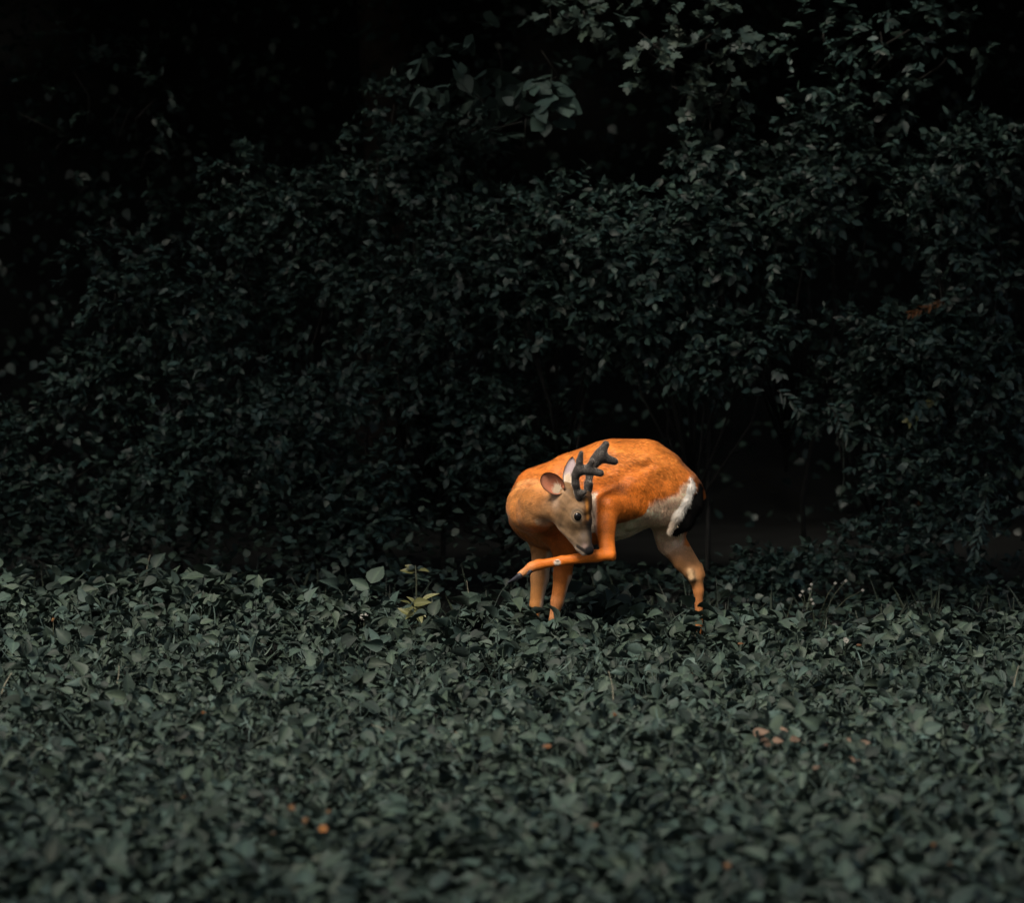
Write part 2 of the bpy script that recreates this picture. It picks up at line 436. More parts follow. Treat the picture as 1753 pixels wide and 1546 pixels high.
def shrub(name, label, cat, px, py, rpx, rpy, Y, depth, blobs, n, Lr, tpl, key, m, wr, seed, keep=70, per=9, group=None, blobr=(0.2, 0.34), stems=3, spread=0.9, short=False):
    r = np.random.default_rng(seed)
    c = P(px, py, Y); s = Y / FPX
    rx, rz = rpx * s, rpy * s
    u = r.standard_normal((blobs, 3)); u[:, 1] = -np.abs(u[:, 1]) * 0.8 + 0.2; u = unit(u)
    cen = c + u * np.array([rx, depth, rz]) * r.uniform(0.35, .95, (blobs, 1))
    cen[:, 2] = np.maximum(cen[:, 2], 0.12)
    rad = r.uniform(*blobr, (blobs, 1)) * min(1.0, max(rx, rz) / 0.5) * np.array([1.0, .8, .85])
    O, D, N, L = sprigs(r, cen, rad, n, Lr, spread, per)
    k = O[:, 2] > 0.03; O, D, N, L = O[k], D[k], N[k], L[k]
    W = L * r.uniform(wr[0], wr[1], len(L))
    base = Vector((float(c[0]), float(c[1] + depth * 0.3), 0.0))
    root = thing(name, label, cat, base, group)
    # leaves that show singly become parts
    ppx, ppy = to_px(O)
    vis = (ppx > 0) & (ppx < 1753) & (ppy > 0) & (ppy < 1020)
    score = np.where(vis, O[:, 1] - L * 3.0 + r.normal(0, .05, len(L)), 1e9)
    idx = np.argsort(score)[:keep]; idx = idx[score[idx] < 1e8]
    msk = np.ones(len(O), bool); msk[idx] = False
    part('foliage', leaf_mesh('foliage', tpl, O[msk], D[msk], N[msk], L[msk], W[msk]), m, root, 'stuff')
    lm = tpl_mesh(key, tpl, m)
    inv = Matrix.Translation(-base)
    for i in idx:
        o = obj('leaf', lm, None, root); o.matrix_local = inv @ leaf_matrix(O[i], D[i], N[i], L[i], W[i])
    # stems and twigs
    order = np.argsort(cen[:, 2])[::-1]
    for j in order[:stems]:
        e = cen[j]; b0 = np.array([base[0] + r.normal(0, .08), base[1] + r.normal(0, .08), 0.0])
        mid = b0 * .45 + e * .55 + np.array([r.normal(0, .08), 0.1, 0.15])
        part('stem', mesh_np('stem', *tube([b0, b0 * .7 + mid * .3 + r.normal(0, .03, 3), mid, e], [.016, .013, .010, .004], 6)), M_twig, root)
    tw = []
    for j in order[stems:]:
        e = cen[j]; b0 = np.array([base[0], base[1], max(0.0, e[2] * .35)]) if not short else e * .6 + np.array([c[0], c[1], c[2]]) * .4 + np.array([0, .1, -.12])
        tw.append(tube([b0, (b0 + e) / 2 + r.normal(0, .06, 3), e], [.008, .006, .003], 4))
    if tw: part('twig', mesh_np('twig', *merge(tw)), M_twig, root, 'stuff')
    return root

LAN, OVA = (.9, 1.15), (.85, 1.15)
# name, label, category, px, py, rx, ry, Y, depth, blobs, sprigs, leaf length range, template
HEDGE = [
 ('bramble_bush', 'dim leafy bush at the far left foot of the hedge', 'bush', 95, 800, 190, 230, 27.9, .45, 15, 620, (.040, .060), 'ov', 'h', 90),
 ('bramble_bush', 'wide dark bush left of centre whose rounded top slopes down to the left', 'bush', 330, 640, 200, 250, 27.9, .5, 18, 760, (.046, .07), 'lan', 'h', 90),
 ('vine_tangle', 'vine-covered mound right of the black hollow at upper left', 'vine', 500, 430, 170, 190, 28.2, .5, 15, 620, (.042, .062), 'ov', 'h', 90),
 ('vine_tangle', 'low tangle of small leaves at the hedge foot left of the yellow-green plant', 'vine', 540, 800, 180, 190, 27.6, .5, 15, 620, (.044, .068), 'lan', 'h', 80),
 ('hedge_shrub', 'tall shrub rising straight up from the yellow-green plant to mid height', 'shrub', 745, 600, 170, 250, 27.8, .5, 18, 760, (.042, .062), 'lan', 'h', 100),
 ('hedge_shrub', 'broad shrub above the deer with narrow leaves on drooping sprigs', 'shrub', 960, 430, 190, 190, 27.7, .5, 16, 640, (.045, .068), 'lan', 'h', 110),
 ('hedge_shrub', 'dark shrub directly behind the deer head', 'shrub', 860, 760, 130, 170, 27.9, .4, 12, 380, (.044, .068), 'lan', 'h', 60),
 ('hedge_shrub', 'shrub with pointed leaves overhanging the black hollow behind the deer rump', 'shrub', 1190, 500, 190, 170, 27.5, .5, 17, 680, (.048, .074), 'lan', 'h', 120),
 ('bramble_bush', 'upper bush of dense small leaves left of the round-leaved vine', 'bush', 690, 290, 140, 120, 28.3, .45, 12, 430, (.046, .07), 'lan', 'h', 80),
 ('privet_shrub', 'shrub of pointed leaves right of the black hollow, reaching towards it', 'shrub', 1500, 690, 110, 130, 27.7, .45, 12, 330, (.046, .07), 'lan', 'h', 90),
 ('privet_shrub', 'upper right shrub below the maple with crowded narrow leaves', 'shrub', 1350, 330, 170, 190, 27.9, .5, 15, 520, (.046, .07), 'lan', 'h', 100),
 ('privet_shrub', 'leafy shrub near the right edge at mid height beside a rust-coloured sprig', 'shrub', 1640, 600, 130, 170, 27.5, .45, 14, 500, (.046, .07), 'lan', 'h', 110),
 ('privet_shrub', 'high shrub at the right edge above the rust-coloured sprig', 'shrub', 1650, 330, 120, 130, 27.9, .45, 11, 380, (.044, .066), 'lan', 'h', 80),
 ('bramble_bush', 'sparse low bush at the right foot of the hedge under the hanging vine', 'bush', 1560, 900, 170, 130, 27.3, .4, 14, 380, (.042, .066), 'lan', 'h', 90),
 ('bramble_bush', 'small dim bush low in the hollow right of the deer hind leg', 'bush', 1330, 1000, 90, 45, 27.0, .3, 8, 130, (.04, .06), 'ov', 'h', 60),
]
TPL = {'ov': (T_OV3, (.50, .80)), 'lan': (T_LAN, (.70, 1.05)), 'heart': (T_HEART, (.85, 1.0)), 'maple': (T_MAPLE, (.85, 1.05))}
MAT = {'h': M_hedge, 'v': M_vine, 'm': M_maple, 'w': M_weed}
for i, (nm, lb, ct, px, py, rx, ry, Y, dp, bl, n, Lr, tk, mk, keep) in enumerate(HEDGE):
    tpl, wr = TPL[tk]
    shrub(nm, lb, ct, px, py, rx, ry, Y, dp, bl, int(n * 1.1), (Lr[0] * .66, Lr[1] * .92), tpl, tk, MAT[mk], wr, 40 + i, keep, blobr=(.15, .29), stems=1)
shrub('round_leaved_vine', 'climbing vine with large round leaves high in the middle of the hedge', 'vine', 870, 165, 150, 110, 28.0, .4, 9, 30, (.075, .12), T_HEART, 'heart', M_vine, (.8, 1.0), 71, 140, per=5, blobr=(.14, .22), stems=0, short=True)
shrub('maple_sapling', 'maple sapling with toothed leaves hanging in at the top right of centre', 'tree', 1185, 120, 120, 150, 27.6, .4, 11, 85, (.05, .075), T_MAPLE, 'maple', M_maple, (.85, 1.05), 72, 230, per=6, blobr=(.16, .26), stems=0, short=True)
shrub('maple_sapling', 'small maple branchlets with toothed leaves at the very top edge of the photo', 'tree', 985, 5, 60, 40, 27.8, .25, 5, 16, (.055, .08), T_MAPLE, 'maple', M_maple, (.85, 1.05), 73, 60, per=6, blobr=(.1, .16), stems=0, short=True)
shrub('privet_shrub', 'thin high shoots with narrow leaves at the top right', 'shrub', 1480, 110, 160, 110, 28.1, .4, 9, 80, (.05, .075), T_LAN, 'lan', M_hedge, (.75, 1.0), 74, 100, stems=0, short=True)
shrub('privet_shrub', 'scattered faint sprigs in the black hollow at upper left', 'shrub', 190, 250, 190, 190, 29.0, .4, 9, 40, (.05, .07), T_LAN, 'lan', M_under, (.75, 1.0), 75, 90, stems=0, short=True)

# dim undergrowth filling the back of the hedge
def understory():
    r = np.random.default_rng(90); n = 9500
    x = r.uniform(-4.4, 4.4, n); y = r.uniform(30.2, 31.7, n); z = r.random(n) ** 0.9 * 3.6
    k = ((vnoise(x, z * 1.3, 2.2, 8) > 0.0) | (y > 30.4)) & ~((np.abs(x - 1.1) < .62) & (z < 2.1) & (y < 31.0)); x, y, z = x[k], y[k], z[k]; n = len(x)
    d = unit(np.stack([r.normal(0, 1, n), r.normal(-.4, .8, n), r.normal(-.4, .5, n)], -1)); nn = np.stack([r.normal(0, .5, n), r.normal(-.5, .5, n), np.ones(n)], -1)
    L = r.uniform(.045, .075, n)
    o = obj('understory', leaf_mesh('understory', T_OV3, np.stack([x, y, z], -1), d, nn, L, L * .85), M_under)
    tag(o, 'faint scattered leaves deep inside the dark hedge', 'undergrowth', kind='stuff')
understory()

# low weeds and grass between the field and the hedge
def verge():
    r = np.random.default_rng(91); n = 10500
    x = r.uniform(-4, 4, n); e = field_edge(x); y = e - 0.1 + (28.3 - e) * r.random(n)
    z = 0.03 + 0.20 * r.random(n) ** 1.2 * (0.7 + 0.5 * vnoise(x, y, 3.0, 14)) + 0.55 * r.random(n) * np.clip(y - 26.1, 0, 1) * (x < .2)
    z = np.maximum(z, .02)
    d = unit(np.stack([r.normal(0, 1, n), r.normal(0, 1, n), r.normal(.1, .4, n)], -1)); nn = np.stack([r.normal(0, .5, n), r.normal(0, .5, n), np.ones(n)], -1)
    L = r.uniform(.035, .065, n)
    o = obj('weeds', leaf_mesh('weeds', T_OV3, np.stack([x, y, z], -1), d, nn, L, L * .8), M_weed)
    tag(o, 'low dim weeds on the strip between the crop and the hedge', 'weeds', kind='stuff')
    n = 1100
    x = r.uniform(-4, 4, n); e = field_edge(x); y = e - .1 + 2.0 * r.random(n) ** 1.3
    k = vnoise(x, y, 1.5, 15) > -0.25; x, y = x[k], y[k]; n = len(x)
    d = unit(np.stack([r.normal(0, .35, n), r.normal(0, .35, n), np.ones(n)], -1)); nn = np.stack([r.normal(0, 1, n), r.normal(-.6, 1, n), np.zeros(n) + .2], -1)
    L = r.uniform(.12, .32, n)
    o = obj('grass', leaf_mesh('grass', T_LAN, np.stack([x, y, np.zeros(n)], -1), d, nn, L, np.full(n, .009) * 1.6), M_grass)
    tag(o, 'thin grass growing along the foot of the hedge', 'grass', kind='stuff')
verge()

# ------------------------------------------------------------------ trees over the hedge, their unseen crowns shaped to shade it
def shade_tree(x, y, label, seed):
    r = np.random.default_rng(seed)
    root = thing('shade_tree', label, 'tree', (x, y, 0), 'trees standing over the hedge')
    part('trunk', mesh_np('trunk', *tube([(x, y, -.1), (x + .08, y, 2.0), (x - .05, y - .1, 4.2), (x, y - .2, 7.5)], [.20, .16, .13, .06], 12)), M_bark, root)
    for j in range(6):
        a = -2.6 + j * 0.42 + r.normal(0, .15)
        e = np.array([x + 3.0 * math.cos(a), y + 3.6 * math.sin(a), 4.6 + r.random() * 1.6])
        b0 = np.array([x, y - .1, 3.6 + .35 * j])
        part('limb', mesh_np('limb', *tube([b0, b0 * .5 + e * .5 + np.array([0, 0, .5]), e], [.07, .045, .015], 7)), M_bark, root)
    n = 6000
    O = np.stack([x + r.uniform(-3.0, 3.0, n), r.uniform(CANOPY_Y - 1.2, y + 8.0, n), np.zeros(n)], -1)
    lim = CANOPY_Y + 0.3 * vnoise(O[:, 0], O[:, 0] * 0, 1.7, 31)
    right = O[:, 0] > .5 + .15 * np.sin(O[:, 1] * 3)
    gap = (O[:, 1] > 25.2) & (O[:, 1] < 27.7) & (np.abs(O[:, 0] - .3) < 1.0 + .25 * np.sin(O[:, 1] * 5))   # opening cut in the unseen crowns to let sun onto the maple
    O = O[((O[:, 1] > lim) | right) & (~gap | (r.random(n) < .12)) & ((O[:, 1] > 27.7) | (O[:, 1] < 23.6) | (r.random(n) < .24))]; n = len(O)
    O[:, 2] = CANOPY_Z + 0.15 * vnoise(O[:, 0], O[:, 1], 1.2, 32) + r.random(n) * 3.2 + np.clip(O[:, 1] - 32, 0, 9) * .4
    d = unit(np.stack([r.normal(0, 1, n), r.normal(-.3, 1, n), r.normal(-.2, .4, n)], -1)); nn = np.stack([r.normal(0, .5, n), r.normal(0, .5, n), np.ones(n)], -1)
    L = r.uniform(.28, .5, n)
    part('crown', leaf_mesh('crown', T_OV3, O, d, nn, L, L * .9), M_crown, root)
CANOPY_Y, CANOPY_Z = 22.8, 3.8
for i, (x, y, lb) in enumerate(((-8.2, 30.2, 'dark tree far to the left in the hedge, its boughs over the bank'),
                                (-3.9, 30.6, 'dark tree trunk inside the hedge behind the black hollow at upper left'),
                                (-0.75, 31.6, 'dark tree trunk inside the hedge behind the vine-covered mound'),
                                (3.3, 30.3, 'dark tree trunk inside the hedge near the right edge of the photo'),
                                (8.0, 30.6, 'dark tree far to the right in the hedge, its boughs over the bank'))):
    shade_tree(x, y, lb, 120 + i)

def added_shade_woods():  # unseen treeline, added to block the low sky light
    r = np.random.default_rng(140); n = 5200
    x = r.uniform(-75, 75, n); z = r.random(n) ** .8 * (11 + 2.5 * vnoise(x, x * 0, .25, 41)); y = -26 + 2.5 * r.standard_normal(n)
    L = r.uniform(1.0, 1.8, n)
    # unseen boughs added overhead, shaped to darken the nearest rows and the corners
    k = 2600
    bx = r.uniform(-11, 5, k); by = r.uniform(2, 15, k); bz = r.uniform(7.4, 9.4, k)
    q = by < 10.0 + 1.5 * np.abs(bx + 2.9) + .5 * vnoise(bx, by, 1.3, 43)
    x = np.concatenate([x, bx[q]]); y = np.concatenate([y, by[q]]); z = np.concatenate([z, bz[q]]); L = np.concatenate([L, r.uniform(.35, .7, q.sum())]); n = len(x)
    d = unit(r.standard_normal((n, 3))); nn = unit(r.standard_normal((n, 3)) + np.array([0, 0, .5]))
    o = obj('added_shade_woods', leaf_mesh('added_shade_woods', T_OV3, np.stack([x, y, z], -1), d, nn, L, L * .9), M_crown)
    tag(o, 'unseen trees and boughs added behind the camera to shade hedge and field', 'woods', kind='stuff')
added_shade_woods()

# ------------------------------------------------------------------ deer: one implicit surface, then fur
DY = 24.0
class Field:
    """smooth union of tapered capsules on a grid, meshed by surface nets"""
    def __init__(self): self.pr = []
    def add(self, a, b, ra, rb, k=0.02, ys=1.0, col=(.5, .2, .05), hair=0.02, flow=None):
        A = P(a[0], a[1], DY + a[2]); B = P(b[0], b[1], DY + b[2])
        s = (DY + (a[2] + b[2]) / 2) / FPX
        fl = unit(B - A) if flow is None else unit(np.array(flow, float))
        if np.linalg.norm(B - A) < 1e-6 and flow is None: fl = np.array([.9, 0, -.4])
        self.pr.append((A, B, ra * s, rb * s, k, ys, np.array(col), hair, fl))
    def dist(self, i, p):
        A, B, ra, rb, k, ys, *_ = self.pr[i]
        S = np.array([1, 1 / ys, 1]); a = A * S; b = B * S; q = p * S
        ba = b - a; L2 = max(ba @ ba, 1e-12)
        t = np.clip(((q - a) @ ba) / L2, 0, 1)
        return np.linalg.norm(q - a - t[..., None] * ba, axis=-1) - (ra + (rb - ra) * t)
    def mesh(self, h, carve=(), disp=None):
        lo = np.min([np.minimum(p[0] - p[2], p[1] - p[3]) for p in self.pr], 0) - .03
        hi = np.max([np.maximum(p[0] + p[2], p[1] + p[3]) for p in self.pr], 0) + .03
        n = np.ceil((hi - lo) / h).astype(int) + 1
        ax = [lo[i] + h * np.arange(n[i]) for i in range(3)]
        G = np.full(n, 0.06, np.float32)
        for i, p in enumerate(self.pr):
            m = p[4] + .04
            l = np.minimum(p[0] - p[2], p[1] - p[3]) - m; u = np.maximum(p[0] + p[2], p[1] + p[3]) + m
            sl = tuple(slice(max(0, int((l[j] - lo[j]) / h)), min(n[j], int((u[j] - lo[j]) / h) + 2)) for j in range(3))
            pts = np.stack(np.meshgrid(*[ax[j][sl[j]] for j in range(3)], indexing='ij'), -1)
            d = self.dist(i, pts).astype(np.float32); g = G[sl]; k = p[4]
            hh = np.maximum(k - np.abs(d - g), 0) / k
            G[sl] = np.minimum(d, g) - hh * hh * k * .25
        for (a, b, ra, rb, k) in carve:
            A = P(a[0], a[1], DY + a[2]); B = P(b[0], b[1], DY + b[2]); s = DY / FPX; ra *= s; rb *= s
            l = np.minimum(A - ra, B - rb) - .03; u = np.maximum(A + ra, B + rb) + .03
            sl = tuple(slice(max(0, int((l[j] - lo[j]) / h)), min(n[j], int((u[j] - lo[j]) / h) + 2)) for j in range(3))
            pts = np.stack(np.meshgrid(*[ax[j][sl[j]] for j in range(3)], indexing='ij'), -1)
            ba = B - A; t = np.clip(((pts - A) @ ba) / max(ba @ ba, 1e-12), 0, 1)
            d = -(np.linalg.norm(pts - A - t[..., None] * ba, axis=-1) - (ra + (rb - ra) * t)); g = G[sl]
            hh = np.maximum(k - np.abs(d - g), 0) / k
            G[sl] = np.maximum(d, g) + hh * hh * k * .25
        # surface nets
        ins = G < 0
        c = np.zeros(n - 1, np.int8)
        for dx in (0, 1):
            for dy in (0, 1):
                for dz in (0, 1):
                    c += ins[dx:n[0] - 1 + dx, dy:n[1] - 1 + dy, dz:n[2] - 1 + dz]
        act = np.argwhere((c > 0) & (c < 8)); idm = np.full(n - 1, -1, np.int64); idm[tuple(act.T)] = np.arange(len(act))
        acc = np.zeros((len(act), 3)); cnt = np.zeros(len(act))
        corners = [(i, j, k) for i in (0, 1) for j in (0, 1) for k in (0, 1)]
        for a in corners:
            for b in corners:
                if sum(b[i] - a[i] for i in range(3)) != 1 or any(b[i] < a[i] for i in range(3)): continue
                ga = G[tuple((act + a).T)]; gb = G[tuple((act + b).T)]
                m = (ga < 0) != (gb < 0); t = np.where(m, ga / np.where(m, ga - gb, 1), 0)
                p = np.array(a) + t[:, None] * (np.array(b) - np.array(a))
                acc[m] += p[m]; cnt[m] += 1
        V = lo + h * (act + acc / cnt[:, None])
        F = []
        for axi in range(3):
            sl0 = [slice(None)] * 3; sl1 = [slice(None)] * 3
            sl0[axi] = slice(0, -1); sl1[axi] = slice(1, None)
            ch = ins[tuple(sl0)] != ins[tuple(sl1)]
            e = np.argwhere(ch); b_, c_ = [(1, 2), (2, 0), (0, 1)][axi]
            e = e[(e[:, b_] > 0) & (e[:, c_] > 0) & (e[:, b_] < n[b_] - 1) & (e[:, c_] < n[c_] - 1)]
            off = np.zeros((4, 3), int); off[1, b_] = -1; off[2, b_] = -1; off[2, c_] = -1; off[3, c_] = -1
            q = np.stack([idm[tuple((e + o).T)] for o in off], -1)
            flip = ~ins[tuple(e.T)]
            q[flip] = q[flip][:, ::-1]
            F.append(q)
        F = np.concatenate(F)
        V = laplace(V, F, 2)
        if disp is not None: 
            V = V + normals(V, F) * disp(V)[:, None]
        return V, F
    def blend(self, V, soft=0.010):
        D = np.stack([self.dist(i, V) for i in range(len(self.pr))], -1)
        Wt = np.exp(-np.clip(D - D.min(1, keepdims=True), 0, .3) / soft); Wt /= Wt.sum(1, keepdims=True)
        return Wt @ np.stack([p[6] for p in self.pr]), Wt @ np.array([p[7] for p in self.pr]), Wt @ np.stack([p[8] for p in self.pr]), D.argmin(1)
def laplace(V, F, it, lam=0.5):
    e = np.concatenate([F[:, [i, (i + 1) % F.shape[1]]] for i in range(F.shape[1])]); e = np.concatenate([e, e[:, ::-1]])
    for _ in range(it):
        s = np.zeros_like(V); np.add.at(s, e[:, 0], V[e[:, 1]]); c = np.bincount(e[:, 0], minlength=len(V))[:, None]
        V = V + lam * (s / np.maximum(c, 1) - V)
    return V
def normals(V, F):
    fn = np.cross(V[F[:, 1]] - V[F[:, 0]], V[F[:, 2]] - V[F[:, 0]])
    N = np.zeros_like(V)
    for j in range(F.shape[1]): np.add.at(N, F[:, j], fn)
    return unit(N)
def smooth01(a, b, x):
    t = np.clip((x - a) / (b - a), 0, 1); return t * t * (3 - 2 * t)
def mixc(c, c2, f): return c + (np.asarray(c2) - c) * np.clip(f, 0, 1)[:, None]
def noise3(p, s, seed):
    r = np.random.default_rng(seed); out = 0
    for i in range(7):
        d = unit(r.standard_normal(3)) * s * (0.6 + 1.1 * r.random()); out = out + np.sin(p @ d + r.random() * 6.28)
    return out / 3.7

ORANGE = (.62, .165, .018); ORD = (.42, .105, .013); TAN = (.44, .175, .045); GREY = (.23, .135, .065)
CREAM = (.95, .71, .45); PINK = (.95, .60, .40); WHITE = (.93, .88, .80)
B = Field(); ad = B.add
BACK = (.95, 0, -.25)
# torso, front to rear
ad((917, 872, .02), (932, 858, .0), 38, 52, .05, .95, ORANGE, .018, (.6, 0, -.6))
ad((932, 858, .0), (968, 864, .0), 54, 71, .05, .80, ORANGE, .02, BACK)
ad((968, 863, .0), (1015, 848, .0), 72, 79, .05, .78, ORANGE, .022, BACK)
ad((1015, 848, .0), (1062, 835, .0), 79, 79, .05, .78, ORANGE, .022, BACK)
ad((1062, 835, .0), (1100, 829, .0), 79, 69, .05, .78, ORANGE, .022, BACK)
ad((1100, 829, .0), (1130, 838, .0), 69, 56, .05, .86, ORANGE, .022, (.8, 0, -.6))
ad((1142, 812, .0), (1178, 838, .0), 32, 20, .04, 1.1, ORANGE, .022)
ad((1176, 826, -.01), (1200, 848, -.01), 18, 6, .03, 1.6, ORANGE, .022)
ad((912, 890, .02), (940, 900, .0), 38, 40, .04, .9, ORD, .018, (.5, 0, -.8))  # darker orange carries the shade under the neck
# near (raised) hind leg
ad((1128, 838, -.05), (1080, 858, -.10), 54, 42, .05, .55, ORANGE, .02, (-.3, 0, -.9))
ad((1080, 858, -.10), (1040, 874, -.20), 44, 24, .04, .7, ORANGE, .02, (-.4, 0, -.9))
ad((1040, 874, -.20), (1036, 905, -.26), 21.5, 17.5, .02, .75, ORANGE, .014)
ad((1036, 905, -.26), (1037, 942, -.31), 16.5, 11, .02, .8, ORANGE, .012)
ad((1047, 900, -.25), (1046, 950, -.32), 7, 7.5, .012, 1, ORANGE, .010)
ad((1045, 951, -.32), (1020, 952, -.33), 9, 10, .015, 1, ORANGE, .009)
ad((1022, 952, -.33), (962, 960, -.335), 10.5, 8, .012, .9, ORANGE, .009)
ad((962, 960, -.335), (922, 967, -.335), 8, 8.2, .012, .9, ORANGE, .009)
ad((922, 967, -.335), (910, 971, -.335), 9.5, 8.5, .010, 1, ORANGE, .008)
ad((910, 971, -.335), (891, 984, -.33), 8, 6.2, .010, 1, (.62, .30, .13), .007)
ad((1049, 940, -.31), (1050, 956, -.32), 5, 5, .006, 1, ORANGE, .006)
# far (standing) hind leg, inner side towards the camera
ad((1128, 850, .06), (1146, 900, .08), 52, 30, .05, .8, PINK, .018)
ad((1144, 900, .08), (1148, 930, .09), 29, 22, .03, .85, PINK, .014)
ad((1147, 928, .09), (1168, 962, .09), 21.5, 15, .02, .85, (.62, .31, .14), .010)
ad((1163, 918, .09), (1195, 972, .09), 8, 7.5, .012, .9, (.62, .30, .12), .010)
ad((1168, 962, .09), (1190, 986, .09), 15, 14, .015, .85, (.52, .23, .075), .008)
ad((1191, 984, .09), (1196, 1012, .09), 13, 9, .014, .85, (.46, .18, .055), .007)
ad((1196, 1012, .09), (1197, 1066, .09), 8.6, 6.6, .012, .9, (.42, .16, .05), .007)
ad((1197, 1066, .09), (1195, 1140, .08), 6.6, 8, .012, .9, (.42, .16, .05), .006)
ad((1195, 1140, .08), (1189, 1166, .07), 9, 8, .012, .9, (.42, .16, .05), .006)
ad((1198, 968, .09), (1204, 985, .09), 5, 4.5, .008, .8, (.52, .23, .075), .006)
ad((1182, 980, .058), (1184, 990, .058), 6, 6.5, .008, .8, (.70, .50, .28), .012, (0, 0, -1))
# forelegs
ad((955, 885, -.08), (968, 930, -.09), 42, 25, .05, .6, ORD, .016)
ad((968, 930, -.09), (963, 985, -.085), 22, 15.5, .025, .8, ORD, .010)
ad((963, 985, -.085), (954, 1030, -.085), 15, 11, .015, .85, (.52, .17, .035), .008)
ad((954, 1030, -.085), (947, 1060, -.085), 11, 7.2, .012, .9, (.55, .24, .10), .007)
ad((947, 1060, -.085), (943, 1140, -.085), 7, 8, .012, .9, (.45, .2, .08), .006)
ad((943, 1140, -.085), (935, 1168, -.09), 9, 8, .012, .9, (.4, .17, .06), .006)
ad((925, 890, .07), (929, 935, .07), 34, 21, .05, .7, TAN, .014)
ad((929, 935, .07), (924, 990, .07), 18.5, 15, .02, .8, (.48, .24, .10), .010)
ad((924, 990, .07), (918, 1035, .07), 15, 11.5, .015, .85, (.46, .20, .06), .008)
ad((918, 1035, .07), (915, 1062, .07), 11.2, 7.4, .012, .9, (.46, .20, .06), .007)
ad((915, 1062, .07), (912, 1142, .07), 7, 8, .012, .9, (.40, .16, .05), .006)
ad((912, 1142, .07), (905, 1168, .07), 9, 8, .012, .9, (.40, .16, .05), .006)
# neck, from the head back to the chest
ad((946, 866, -.37), (926, 868, -.31), 32, 35, .03, .85, TAN, .016, (-1, .3, .15))
ad((926, 868, -.31), (913, 869, -.18), 35, 39, .04, .95, TAN, .018, (-.8, .6, .1))
ad((913, 869, -.18), (917, 870, -.02), 39, 42, .05, 1, (.50, .21, .055), .018, (-.3, .9, .1))
# head, from the nose back to the poll
ad((1005, 939, -.415), (997, 918, -.415), 10.5, 17, .012, .80, (.13, .10, .075), .005)
ad((997, 918, -.415), (985, 888, -.415), 17, 26, .012, .78, (.26, .165, .085), .006)
ad((985, 888, -.415), (970, 858, -.41), 26, 33, .018, .76, GREY, .008)
ad((992, 937, -.415), (966, 895, -.41), 6.5, 14, .022, .9, (.36, .24, .14), .006)
ad((966, 895, -.41), (948, 872, -.40), 14, 20, .03, .8, (.30, .19, .10), .008)
ad((999, 946, -.415), (991, 938, -.415), 6, 7, .008, 1.2, (.55, .46, .36), .005)
ad((1008, 942, -.418), (1003, 936, -.418), 9, 9, .008, .95, (.02, .02, .02), .0, (0, 0, 1))
ad((996, 872, -.452), (986, 868, -.45), 9, 9, .012, .8, GREY, .006)
ad((996, 872, -.378), (986, 868, -.38), 9, 9, .012, .8, GREY, .006)
ad((1003, 868, -.415), (1001, 850, -.415), 11, 12, .012, 1.6, (.12, .065, .03), .008)
carve = [((988, 884, -.490), (989, 884, -.490), 7.5, 7.5, .006), ((988, 884, -.340), (989, 884, -.340), 7.5, 7.5, .006),
         ((1010, 938, -.447), (1012, 941, -.449), 2.5, 2, .004), ((1010, 938, -.389), (1012, 941, -.387), 2.5, 2, .004),
         ((987, 935, -.462), (1000, 945, -.462), 2.0, 2.0, .004),
         # folds: flank before the thigh, behind the shoulder, between gaskin and tendon
         ((1100, 872, -.215), (1150, 852, -.20), 5, 5, .03), ((1000, 870, -.185), (985, 905, -.175), 8, 7, .03),
         ((1159, 926, .038), (1182, 962, .048), 5, 4, .012),
         ((1068, 810, -.170), (1112, 795, -.133), 6, 5, .035), ((1036, 898, -.305), (1036, 938, -.346), 5, 4.5, .012),
         ((884, 838, -.165), (936, 832, -.255), 4, 4, .025), ((975, 815, -.165), (985, 850, -.18), 6, 6, .03)]
def muscle(V):
    px, py = to_px(V)
    body = smooth01(940, 900, py) 
    S = V * np.array([.55, 1, 1.2]); return 0.0090 * noise3(S, 36, 2) * body + 0.0018 * noise3(S, 80, 3) * (0.35 + .65 * body)
bV, bF = B.mesh(0.0055, carve, muscle)
bN = normals(bV, bF)

